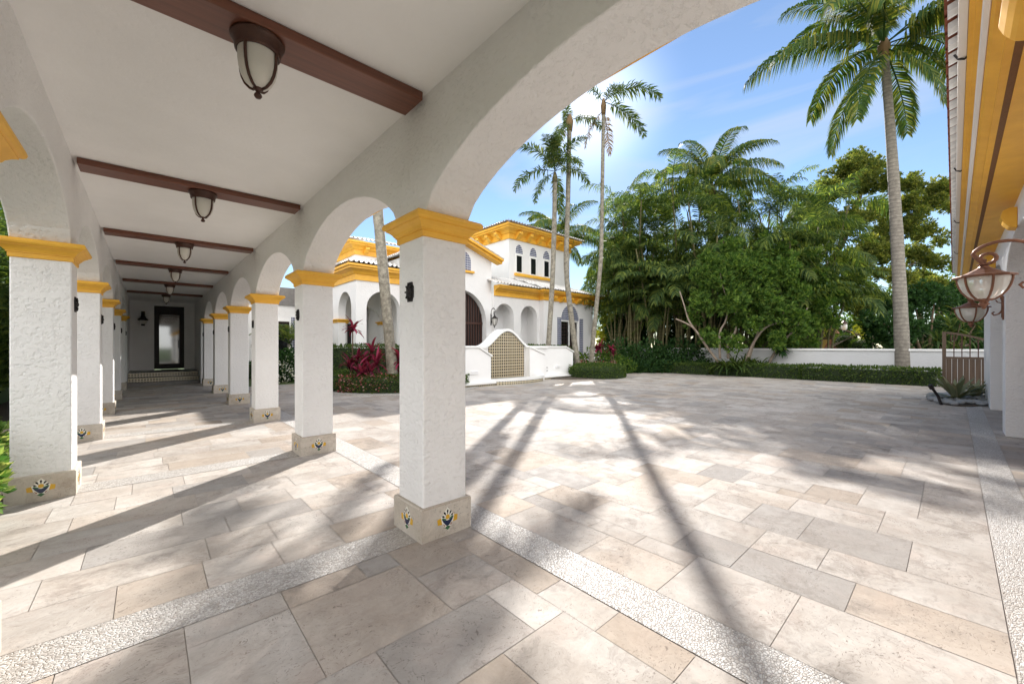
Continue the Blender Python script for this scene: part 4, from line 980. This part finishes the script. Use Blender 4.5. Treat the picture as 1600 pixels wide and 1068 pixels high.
# pale branched shrub
b = P(1135, 20.2); b2 = P(1180, 20.2); sh = thing("pittosporum_shrub", "large dense green shrub with crooked pale branches over the hedge", "shrub", (b2.x, b2.y, 0)); mb = MB(); tips = []
def limb(pts, r0, r1, d=20.0): mb.tube(smooth_path([P(px, d + dd, py) for px, py, dd in pts], 4), [.66 * (r0 + (r1 - r0) * i / (4 * (len(pts) - 1))) for i in range(4 * (len(pts) - 1) + 1)], 8)
limb([(1122, 565, 0), (1105, 542, 0), (1090, 520, 0), (1078, 508, -.1), (1056, 498, -.2)], .11, .05); limb([(1088, 518, 0), (1076, 500, 0), (1070, 480, 0), (1062, 455, .2)], .08, .035)
limb([(1125, 560, 0), (1124, 530, 0), (1126, 515, 0), (1134, 500, 0), (1140, 470, 0)], .1, .05); limb([(1138, 560, 0), (1138, 535, 0), (1150, 515, 0), (1148, 490, 0), (1155, 470, .2)], .11, .05)
limb([(1165, 565, 0), (1175, 540, 0), (1192, 515, -.2), (1212, 505, -.3), (1240, 500, -.4)], .12, .045); limb([(1192, 590, 0), (1205, 560, 0), (1222, 535, -.2), (1245, 510, -.3), (1262, 480, -.3)], .12, .05)
limb([(1170, 562, 0), (1180, 530, .5), (1195, 490, .6), (1210, 450, .8)], .1, .04); limb([(1215, 505, -.3), (1230, 480, -.3), (1250, 455, 0)], .05, .03); limb([(1150, 492, 0), (1160, 465, -.4), (1180, 440, -.4)], .05, .03)
limb([(1140, 475, 0), (1130, 450, -.3), (1125, 425, -.2)], .04, .02)
mb.build("branches", "pale_branch", sh, smooth=True)
cl = clumps_at([(1120, 440, 20, .9), (1150, 420, 19.8, 1.1), (1130, 480, 19.6, .7), (1185, 440, 19.4, 1.2), (1215, 430, 19.8, 1.2), (1245, 450, 19.6, 1.1), (1200, 480, 19.2, 1.0), (1165, 470, 19.2, .9), (1240, 490, 19.4, .9), (1270, 475, 20, .9), (1180, 400, 20, .9), (1110, 410, 20.4, .7), (1225, 400, 20.3, .9), (1265, 430, 20.5, .9), (1265, 510, 20.2, .7), (1160, 500, 20, .6), (1095, 455, 20.5, .6), (1105, 480, 20.2, .5), (1210, 515, 20.4, .7), (1285, 495, 20.6, .7), (1085, 500, 20.8, .5), (1130, 525, 20.6, .6), (1240, 530, 20.5, .7), (1270, 540, 20.6, .6), (1190, 530, 20.9, .6), (1105, 520, 20.9, .5), (1290, 460, 20.8, .8), (1150, 385, 20.3, .7), (1200, 378, 20.3, .6), (1112, 528, 19.5, .5), (1150, 535, 19.3, .5), (1180, 510, 19.1, .6), (1215, 528, 19.2, .6), (1245, 520, 19.3, .6), (1092, 475, 19.9, .6), (1100, 430, 20.2, .6), (1262, 400, 20.5, .6)])
mb = MB(); crown(mb, cl, 150, .21, 6, .42, .85, .2); mb.build("crown", "shrub_leaf", sh)
# fig tree behind the wall
b = P(1262, 31); fg = thing("fig_tree", "spreading fig tree with layered yellow green crown behind the white wall", "tree", (b.x, b.y, 0)); mb = MB()
limb([(1262, 575, 0), (1268, 500, 0), (1290, 430, 0), (1320, 370, 0), (1345, 300, .5), (1350, 250, .5)], .6, .15, 31); limb([(1285, 440, 0), (1330, 410, -1), (1380, 380, -1.5), (1430, 330, -2), (1480, 295, -2)], .3, .06, 31)
limb([(1275, 470, 0), (1250, 420, 0), (1240, 360, 0), (1250, 300, 0)], .3, .08, 31); limb([(1330, 410, -1), (1400, 420, -1.5), (1450, 400, -2)], .15, .05, 31); limb([(1320, 370, 0), (1370, 320, 0), (1410, 280, 0)], .2, .05, 31); limb([(1270, 500, 0), (1300, 470, -1), (1350, 460, -1.5)], .2, .06, 31)
mb.build("trunk", "brown_bark", fg, smooth=True)
fr_ = random.Random(9); lst = []
OUT = [(1262, 300), (1290, 262), (1330, 232), (1372, 238), (1398, 268), (1440, 288), (1486, 284), (1490, 322), (1462, 345), (1474, 392), (1480, 430), (1440, 455), (1400, 480), (1340, 505), (1290, 505), (1250, 450), (1236, 370)]
def inside(x, y):
    c = False
    for (x0, y0), (x1, y1) in zip(OUT, OUT[1:] + OUT[:1]):
        if (y0 > y) != (y1 > y) and x < (x1 - x0) * (y - y0) / (y1 - y0) + x0: c = not c
    return c
while len(lst) < 62:
    x, y = fr_.uniform(1236, 1490), fr_.uniform(232, 505)
    if inside(x, y) and not (x > 1400 and fr_.random() < .3): lst.append((x, y, 29.6 + fr_.uniform(-1.2, 1.6), fr_.uniform(.8, 1.35)))
lst += [(1420, 285, 29.4, 1.0), (1445, 295, 29.2, 1.1), (1468, 290, 29, 1.0), (1486, 300, 29, .8), (1455, 318, 29, 1.0), (1478, 322, 29, .7), (1430, 320, 29.3, .9), (1440, 402, 29.3, 1.1), (1462, 410, 29.2, 1.0), (1420, 390, 29.3, .9), (1450, 360, 29.2, .9), (1470, 375, 29, .8), (1432, 365, 29.3, .8), (1478, 440, 29, .9), (1455, 445, 29, .9), (1348, 248, 31.2, 1.2), (1330, 262, 31, 1.2), (1370, 262, 31.2, 1.1), (1345, 275, 30.8, 1.3), (1310, 275, 31, 1.1), (1390, 285, 31, 1.0)]
cl = clumps_at(lst)
mb = MB(); crown(mb, cl, 200, .21, 6, .40, .75, .1); mb.build("crown", "ficus_leaf", fg)
# trees and shrubs beyond the wall
def leafy(name, label, cat, px, d, lst, mat, size, per, trunkr=.2, squash=.75, bm="brown_bark", group=None):
    b = P(px, d); t = thing(name, label, cat, (b.x, b.y, 0), group); mb = MB(); rr = random.Random(px)
    cl = clumps_at(lst)
    for (c, r) in cl: mb.tube(smooth_path([Vector((b.x, b.y, 0)), Vector((b.x, b.y, 0)).lerp(Vector(c), .5) + Vector((rr.uniform(-.3, .3), rr.uniform(-.3, .3), .2)), Vector(c)], 4), [trunkr * (1 - .8 * i / 8) for i in range(9)], 6)
    mb.build("trunk", bm, t, smooth=True)
    mb = MB(); crown(mb, cl, per * .8, size, 6, .4, squash, .2); mb.build("crown", mat, t); return t
leafy("hedge_tree", "tall dark green hedge trees behind the garden gate", "hedge", 1450, 25, [(px, py, 25 + (i % 3) * .5, 1.25) for i, (px, py) in enumerate([(1372, 500), (1380, 530), (1400, 480), (1405, 520), (1430, 475), (1430, 515), (1460, 470), (1460, 510), (1490, 475), (1490, 515), (1520, 480), (1520, 515), (1550, 490), (1560, 520), (1420, 540), (1480, 545), (1530, 545)])], "dark_leaf", .24, 170, .12, .9)
leafy("lime_shrub", "bright yellow green sunlit shrub behind the areca stems", "shrub", 985, 30, [(942, 530, 28, .9), (948, 500, 29, 1.0), (940, 475, 29, .9), (955, 520, 30, 1.0), (975, 505, 30.5, 1.1), (995, 525, 30, .9), (1015, 510, 31, 1.0), (970, 540, 30, .9), (1035, 530, 31, .9)], "lime_leaf", .22, 140, .06, .8)
leafy("lime_shrub", "yellow leaved shrub glowing behind the pale branched shrub's right end", "shrub", 1255, 33, [(1240, 500, 33, 1.0), (1262, 480, 33, 1.1), (1350, 520, 33, .9), (1375, 505, 33, .8), (1275, 520, 34, .9)], "lime_leaf", .2, 120, .06, .8)
leafy("background_tree", "far green tree closing the gap behind the areca thicket's left end", "tree", 985, 42, [(945, 440, 42, 2.2), (975, 420, 42, 2.0), (1000, 450, 41, 2.2), (1030, 430, 42, 2.2), (960, 480, 40, 2.0), (1050, 470, 41, 2.2), (1020, 490, 40, 1.8)], "ficus_leaf", .32, 60, .3)
leafy("background_tree", "far green tree behind the centre of the thicket", "tree", 1110, 40, [(1080, 430, 40, 2.2), (1110, 400, 40, 2.2), (1140, 440, 40, 2.2), (1170, 410, 41, 2.2), (1100, 480, 39, 2.0), (1150, 490, 39, 2.0), (1195, 460, 40, 2.0)], "ficus_leaf", .32, 60, .3)
leafy("background_tree", "far shaded tree behind the coconut palm trunk at right", "tree", 1440, 40, [(1390, 470, 40, 2.0), (1430, 440, 40, 1.8), (1470, 460, 40, 2.0), (1500, 430, 40, 1.8), (1530, 470, 40, 2.0), (1300, 510, 42, 1.8), (1340, 500, 42, 1.8)], "shrub_leaf", .3, 60, .3)
leafy("background_tree", "dim tree low behind the neighbour's ochre shelter", "tree", 1290, 46, [(1230, 520, 46, 2.4), (1270, 500, 46, 2.4), (1310, 525, 46, 2.4), (1350, 510, 46, 2.4), (1200, 500, 46, 2.4), (1390, 525, 46, 2.4)], "dark_leaf", .34, 60, .3)
leafy("understory_shrub", "dark shrubs filling the gaps between the areca stems left of the pale branched shrub", "shrub", 1010, 27, [(960 + 24 * i, 518 - 22 * (i % 2), 27 + .6 * (i % 3), 1.2) for i in range(7)] + [(950 + 26 * i, 545, 27.5, 1.1) for i in range(7)], "dark_leaf", .22, 150, .08, .85)
leafy("understory_shrub", "dark shrubs behind the crooked pale branches", "shrub", 1170, 25, [(1105 + 22 * i, 520 - 24 * (i % 2), 25 + .5 * (i % 3), 1.1) for i in range(7)] + [(1110 + 24 * i, 545, 25.5, 1.0) for i in range(6)], "dark_leaf", .22, 150, .08, .85)
for i, (px, d, r, py) in enumerate(((1320, 33.5, .75, 533), (1344, 32, .72, 541))):
    p = P(px, d, py); t = thing("topiary_ball", ("clipped ball shrub between the ochre shelter and the lamp post", "clipped round shrub right of the lamp post, lit on top")[i], "topiary", (p.x, p.y, 0), "clipped ball shrubs")
    mb = MB(); C, D = shell(2600, r, p, .9, .85); leaves(mb, C, D + rng.normal(size=D.shape) * .7, .09, .5); mb.build("foliage", "hedge_leaf", t)
    MB().tube([(p.x, p.y, 0), (p.x, p.y, p.z)], .06, 6).lathe([(0, -r * .7), (r * .6, -r * .45), (r * .86, 0), (r * .6, r * .45), (0, r * .7)], p, 12).build("stem", "inner_green", t)

# hedges
def hedge(name, label, boxes, mat, dens=420, size=.07, group=None, round_=.0):
    c = boxes[0]; t = thing(name, label, "hedge", ((c[0] + c[1]) / 2, (c[2] + c[3]) / 2, 0), group); mb = MB(); co = MB()
    for (x0, x1, y0, y1, z1) in boxes:
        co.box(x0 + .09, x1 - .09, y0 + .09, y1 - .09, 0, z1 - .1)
        lx, ly = x1 - x0, y1 - y0
        for ax, area in (('t', lx * ly), ('x0', ly * z1), ('y0', lx * z1), ('x1', ly * z1 * .6), ('y1', lx * z1 * .6)):
            n = int(area * dens); u = rng.uniform(0, 1, n); v = rng.uniform(0, 1, n); j = rng.uniform(-.09, .03, n) + .035 * np.sin(u * lx * 5 + ly * v * 3)
            if ax == 't': C = np.stack([x0 + u * lx, y0 + v * ly, z1 + j], 1); N = np.array([0, 0, 1.0])
            elif ax == 'x0': C = np.stack([x0 - j, y0 + u * ly, v * z1], 1); N = np.array([-1.0, 0, .3])
            elif ax == 'x1': C = np.stack([x1 + j, y0 + u * ly, v * z1], 1); N = np.array([1.0, 0, .3])
            elif ax == 'y0': C = np.stack([x0 + u * lx, y0 - j, v * z1], 1); N = np.array([0, -1.0, .3])
            else: C = np.stack([x0 + u * lx, y1 + j, v * z1], 1); N = np.array([0, 1.0, .3])
            leaves(mb, C, N + rng.normal(size=(n, 3)) * .75, size * rng.uniform(.7, 1.25, n), .55)
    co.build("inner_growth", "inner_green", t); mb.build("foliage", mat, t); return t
hedge("low_hedge", "long low clipped hedge along the far edge of the courtyard", [(21.35, 22.2, .35, 4.6, .62), (21.4, 22.3, 4.6, 8.4, .6), (21.2, 22.2, 8.4, 11.0, .55), (20.9, 22.0, 11.0, 12.8, .5)], "hedge_leaf", 480, .085)
hedge("tall_hedge", "dark clipped hedge of chest height behind the red cordylines", [(4.9, 9.3, 15.9, 16.7, 1.5)], "hedge_leaf", 420, .08)
hedge("tall_hedge", "dark hedge behind the right end of the fountain wall", [(15.1, 16.0, 13.0, 14.2, 1.45), (12.6, 15.1, 13.4, 14.2, 1.5)], "hedge_leaf", 380, .08)
hedge("tall_hedge", "dark foundation hedge below the tiled window beyond the second column", [(3.0, 6.8, 21.6, 22.4, .75)], "dark_leaf", 300, .1)
def mound(name, label, c, rx, ry, h, mat, n, size, ring=None):
    t = thing(name, label, "hedge", (c[0], c[1], 0)); a = rng.uniform(0, 2 * PI, n)
    if ring is None:
        q = rng.uniform(0, 1, n) ** .5; z = h * np.clip(1 - q ** 6, 0, 1) ** .5 * rng.uniform(.9, 1.08, n); edge = rng.uniform(0, 1, n) < .35; q = np.where(edge, rng.uniform(.95, 1.0, n), q); z = np.where(edge, rng.uniform(0.02, h * .95, n), z)
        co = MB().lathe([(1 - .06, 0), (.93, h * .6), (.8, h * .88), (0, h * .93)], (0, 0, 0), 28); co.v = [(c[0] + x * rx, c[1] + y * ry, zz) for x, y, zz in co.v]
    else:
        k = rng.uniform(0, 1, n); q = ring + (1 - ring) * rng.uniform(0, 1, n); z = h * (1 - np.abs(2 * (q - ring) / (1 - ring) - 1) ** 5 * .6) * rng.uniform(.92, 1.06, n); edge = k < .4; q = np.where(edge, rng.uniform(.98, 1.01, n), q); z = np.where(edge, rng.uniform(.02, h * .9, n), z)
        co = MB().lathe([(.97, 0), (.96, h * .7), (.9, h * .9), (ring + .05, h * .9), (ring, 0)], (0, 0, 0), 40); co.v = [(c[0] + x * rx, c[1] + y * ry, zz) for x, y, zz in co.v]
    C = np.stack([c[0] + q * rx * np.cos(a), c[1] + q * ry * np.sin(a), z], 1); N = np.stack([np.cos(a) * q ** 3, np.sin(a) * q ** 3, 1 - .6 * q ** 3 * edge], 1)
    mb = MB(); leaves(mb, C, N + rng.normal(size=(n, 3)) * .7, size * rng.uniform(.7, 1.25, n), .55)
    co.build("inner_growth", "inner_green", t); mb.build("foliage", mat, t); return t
p = P(932, 19.3)
mound("round_hedge", "low rounded bright green hedge in front of the right island's palms", (p.x, p.y), 1.35, 1.35, .62, "hedge_leaf", 9000, .065)
mound("ring_hedge", "low curved green hedge edging the left planting island", (7.0, 13.9), 2.65, 2.65, .55, "hedge_leaf", 15000, .065, .68)
struct(MB().lathe([(0, .03), (2.9, .03), (2.98, .03), (2.98, 0)], (7.0, 13.9, 0), 64).build("island_kerb", "pebbles"))
struct(MB().lathe([(0, .1), (2.2, .08), (2.3, .0)], (7.0, 13.9, 0.02), 48).build("island_soil", "soil"))
struct(MB().lathe([(0, .06), (1, .04), (1.02, .0)], (0, 0, 0), 48).build("island_soil", "soil"))
o = bpy.data.objects["island_soil.001"]; o.location = (16.2, 13.0, 0); o.scale = (2.9, 2.3, 1)

def strapplant(mb, c, n, L, w, elev=(.2, 1.3), droop=1.2, mi=0, seed=0, up=.0):
    """rosette of long strap leaves, 4 segments each"""
    r = random.Random(seed); V = []; F = []
    for i in range(n):
        a = i * 2.399 + r.uniform(-.3, .3); e = r.uniform(*elev); l = L * r.uniform(.7, 1.1); dr = droop * r.uniform(.6, 1.3); q = Vector(c) + Vector((0, 0, up * r.random())); th = e; o = len(V); m = 5
        for k in range(m + 1):
            s = k / m; ww = w * .5 * (math.sin(PI * min(1, .25 + .75 * s)) ** .7 if s < 1 else .02); sd = Vector((-math.sin(a), math.cos(a), 0)); V += [q + sd * ww + Vector((0, 0, ww * .4)), q - sd * ww + Vector((0, 0, ww * .4))]
            th = e - dr * s; q = q + Vector((math.cos(a) * math.cos(th), math.sin(a) * math.cos(th), math.sin(th))) * l / m
        for k in range(m): F.append((o + 2 * k, o + 2 * k + 1, o + 2 * k + 3, o + 2 * k + 2))
    return mb.add(V, F, mi)
def cordyline(label, px, d, heads, seed):
    b = P(px, d); t = thing("red_cordyline", label, "plant", (b.x, b.y, 0), "red cordyline plants"); mb = MB(); sm = MB(); r = random.Random(seed)
    for (dx, h, s) in heads:
        p = P(px + dx, d + r.uniform(-.2, .2)); strapplant(mb, (p.x, p.y, h), 26, s, .085, (-.3, 1.4), .9, 0, r.randint(0, 99), s * .35); sm.tube([(b.x, b.y, 0), (p.x, p.y, h * .5), (p.x, p.y, h + s * .3)], .02, 6)
    sm.build("stem", "brown_bark", t); mb.build("foliage", "red_leaf", t)
cordyline("tallest red cordyline beside the spotted palm, with a tuft on a bare stem", 553, 13.6, [(-2, 1.95, .5), (-6, .7, .62), (6, .85, .6)], 1)
cordyline("wide deep red cordyline between the tall tufted one and the palm trunk", 581, 13.4, [(0, 1.15, .68), (8, .75, .6), (-9, .7, .6)], 2)
cordyline("low red cordyline to the left of the palm trunk base", 565, 13.0, [(0, .5, .5), (14, .55, .5)], 3)
cordyline("red cordyline to the right of the spotted palm trunk, next to the big column", 624, 13.4, [(0, .9, .6), (-6, .55, .5)], 4)
cordyline("red cordyline under the villa's blue tiled window", 883, 20.6, [(0, 1.15, .45), (-4, .9, .4)], 5)
cordyline("pink red cordyline right of the leaning palm trunks", 938, 21, [(0, 1.3, .5), (-5, 1.2, .4)], 6)
cordyline("bright pink cordyline on a bare stem by the boundary wall", 955, 21, [(0, 1.25, .45), (3, 1.05, .35)], 7)
def flowers(label, lst, mat, n, size, name="flower_bed"):
    mb = MB()
    for (px, d, r, h) in lst:
        p = P(px, d); C, D = shell(n, r, (p.x, p.y, h * .55), .3, h / r * .6); leaves(mb, C, D + rng.normal(size=D.shape) * .6, size * rng.uniform(.7, 1.2, n), .8)
    o = mb.build(name, mat); tag(o, label, "flowers", None, "stuff")
flowers("pink and white flowers bedded around the spotted palm trunk", [(540, 12.7, .3, .55), (555, 12.7, .32, .5), (575, 12.6, .32, .55), (597, 12.6, .32, .58), (618, 12.7, .3, .55), (630, 12.8, .3, .5)], "pink_flower", 170, .06)
flowers("pink flowers along the back of the rounded hedge on the right island", [(912, 20.0, .4, .7), (925, 20.1, .4, .62), (940, 20.1, .4, .62), (955, 20.3, .4, .66)], "pink_flower", 240, .08)
flowers("white flowering shrubs seen between the second and third columns", [(436, 17.5, .55, 1.2), (448, 17, .6, 1.0), (458, 17.5, .5, 1.3), (442, 16.5, .5, .7)], "white_flower", 90, .09)
flowers("dark leafy ground plants below the white flowers beyond the columns", [(434, 17.3, .7, 1.2), (448, 17.2, .75, 1.2), (460, 17.5, .7, 1.3), (425, 17.5, .7, 1.2)], "dark_leaf", 600, .13, "ground_plants")
flowers("mixed leafy ground plants behind the long low hedge", [(px, 23.0, .9, (1.5 if px < 1110 else 1.05) + .3 * math.sin(px * .7)) for px in range(956, 1225, 15)] + [(975 + 20 * k, 22.4, .6, .6) for k in range(7)], "dark_leaf", 520, .15, "ground_plants")
flowers("low green ground plants at the back of the right island", [(905, 21.5, .8, 1.0), (930, 21.6, .8, 1.3), (950, 21.8, .8, 1.1), (975, 22, .7, .8), (885, 21, .6, 1.0)], "shrub_leaf", 520, .13, "ground_plants")
p = P(452, 19.5); q = thing("young_palm", "young palm with feathery fronds in front of the villa window, seen past the second column", "palm tree", (p.x, p.y, 0)); mb = MB(); MB().tube([(p.x, p.y, 0), (p.x, p.y, 1.6)], .09, 8).build("trunk", "palm_bark", q)
for j in range(11): frond(mb, L=1.9, n=34, ll=.5, lw=.04, elev=.4 + .09 * j, droop=1.4, hang=.4, az=j * 2.4, base=(p.x, p.y, 1.6), rach=.02)
mb.build("crown", "areca_leaf", q)
p = P(1160, 19.9); q = thing("spider_lily", "clump of long arching strap leaves under the pale branched shrub", "plant", (p.x, p.y, 0)); mb = MB()
for dx in (-26, -12, 2, 16, 28): c = P(1160 + dx, 19.8); strapplant(mb, (c.x, c.y, .35), 46, 1.15, .07, (.3, 1.45), 1.7, 0, dx + 50)
mb.build("foliage", "hedge_leaf", q)
p = P(1222, 19.6, 548); q = thing("hanging_fern", "dark hanging basket plant against the white wall", "plant", (p.x, p.y, p.z)); mb = MB(); strapplant(mb, p, 60, .5, .1, (-.6, 1.0), 1.0, 0, 3); mb.build("foliage", "dark_leaf", q)
MB().tube([p, p + Vector((0, 0, .7))], .008, 5).build("cord", "dark_iron", q)
p = P(1486, 17.6); q = thing("dracaena", "large spiky dracaena with long narrow leaves behind the garden gate", "plant", (p.x, p.y, 0)); mb = MB(); sm = MB()
for px, py, L in ((1486, 518, 1.15), (1466, 538, .95), (1508, 532, .95), (1480, 556, .85), (1456, 566, .7), (1500, 556, .85), (1524, 508, .85), (1502, 500, .9)):
    c = P(px, 17.4 + .01 * (px - 1480), py); strapplant(mb, c, 46, L, .075, (-.4, 1.35), .9, 0, px, .15); sm.tube([(p.x, p.y, 0), (p.x, p.y, c.z * .4), c], .03, 6)
sm.build("stem", "brown_bark", q); mb.build("foliage", "palm_leaf", q)
leafy("sea_grape", "rounded leafy shrub at the end of the long hedge left of the gate", "shrub", 1462, 16.6, [(1450, 566, 16.6, .5), (1466, 572, 16.5, .6), (1478, 562, 16.6, .55), (1474, 590, 16.3, .5), (1456, 590, 16.6, .45), (1446, 582, 16.8, .4)], "hedge_leaf", .13, 520, .04, .8)
# river stone bed with agaves
ag = [(15.9, -.02, .82, 38, "large grey green bromeliad on the river stones in front of the gate"), (16.9, -.40, .65, 28, "smaller bromeliad tucked against the garage pier")]
for x, y, L, n, lb in ag:
    q = thing("bromeliad", lb, "plant", (x, y, 0), "bromeliads on the stone bed"); strapplant(MB(), (x, y, .06), n, L, .10, (.25, 1.35), .55, 0, int(x * 10)).build("foliage", "agave_leaf", q)
struct(MB().lathe([(0, .03), (1, .02), (1.02, 0)], (0, 0, 0), 32).build("stone_bed_soil", "soil")); o = bpy.data.objects["stone_bed_soil"]; o.location = (16.5, -.1, .004); o.scale = (1.6, .48, 1)
sm_ = []
for k in range(3):
    bm = bmesh.new(); bmesh.ops.create_icosphere(bm, subdivisions=2, radius=1)
    for v in bm.verts: v.co = Vector((v.co.x * (1 + .12 * math.sin(3 * v.co.y + k)), v.co.y * .72, v.co.z * .42)) * (1 + .05 * math.sin(5 * v.co.x + k))
    me = bpy.data.meshes.new("river_stone"); bm.to_mesh(me); bm.free(); me.materials.append(M["stone_grey"]); me.polygons.foreach_set("use_smooth", [True] * len(me.polygons)); sm_.append(me)
r2 = random.Random(4); k = 0
while k < 90:
    a = r2.uniform(0, 2 * PI); q = r2.random() ** .5; x, y = 16.45 + 1.65 * q * math.cos(a), -.1 + .55 * q * math.sin(a)
    if y < -.55: continue
    s = r2.uniform(.085, .165); o = bpy.data.objects.new("river_stone", sm_[k % 3]); COL.objects.link(o); o.location = (x, y, .03 + s * .3); o.scale = (s,) * 3; o.rotation_euler = (r2.uniform(-.15, .15), r2.uniform(-.15, .15), r2.uniform(0, 6)); tag(o, "smooth grey river stone in the bed beside the garage pier", "stone", "river stones of the bed"); k += 1
q = thing("path_light", "dark spike spotlight leaning at the edge of the river stones", "spotlight", (14.95, .22, 0))
MB().tube([(14.95, .22, 0), (14.98, .28, .22), (14.9, .38, .42)], .03, 8).build("spike", "dark_iron", q); MB().tube([(14.9, .38, .4), (14.86, .42, .5)], .05, 10).build("lamp_head", "dark_iron", q)
# plants outside the left arcade
lh = thing("left_hedge", "tall dark leafy hedge outside the left arcade", "hedge", (-2.1, 6, 0)); mb = MB(); co = MB()
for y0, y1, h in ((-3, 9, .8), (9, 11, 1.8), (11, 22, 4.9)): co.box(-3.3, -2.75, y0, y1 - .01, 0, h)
n = 26000; C = np.stack([rng.uniform(-2.85, -2.3, n), rng.uniform(1, 22, n), rng.uniform(.1, 1, n)], 1); top = 1.2 + 4.4 * np.clip((C[:, 1] - 8) / 3.5, 0, 1) + .25 * np.sin(C[:, 1] * 2.3); C[:, 2] *= top; C[:, 0] += .15 * np.sin(C[:, 1] * 3) + .12 * np.sin(C[:, 2] * 4); leaves(mb, C, np.array([.8, 0, .5]) + rng.normal(size=(n, 3)) * .7, .15 * rng.uniform(.7, 1.3, n), .42)
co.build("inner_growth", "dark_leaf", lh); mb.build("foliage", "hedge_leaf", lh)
for i, (x, y, r, lb) in enumerate(((-1.3, 5.35, .42, "bright variegated shrub spilling past the first left column base"), (-1.35, 4.7, .4, "variegated shrub nearest the camera at the left edge"), (-1.4, 6.6, .4, "variegated shrub just beyond the first left column"))):
    q = thing("variegated_shrub", lb, "shrub", (x, y, 0), "variegated shrubs outside the left arcade"); mb = MB(); C, D = shell(420, r, (x, y, .42), .3, 1.1); rosettes(mb, C, D + np.array([0, 0, .5]), 5, .095, .5, .9); mb.build("foliage", "variegated_leaf", q); MB().tube([(x, y, 0), (x, y, .5)], .015, 5).build("stem", "brown_bark", q)
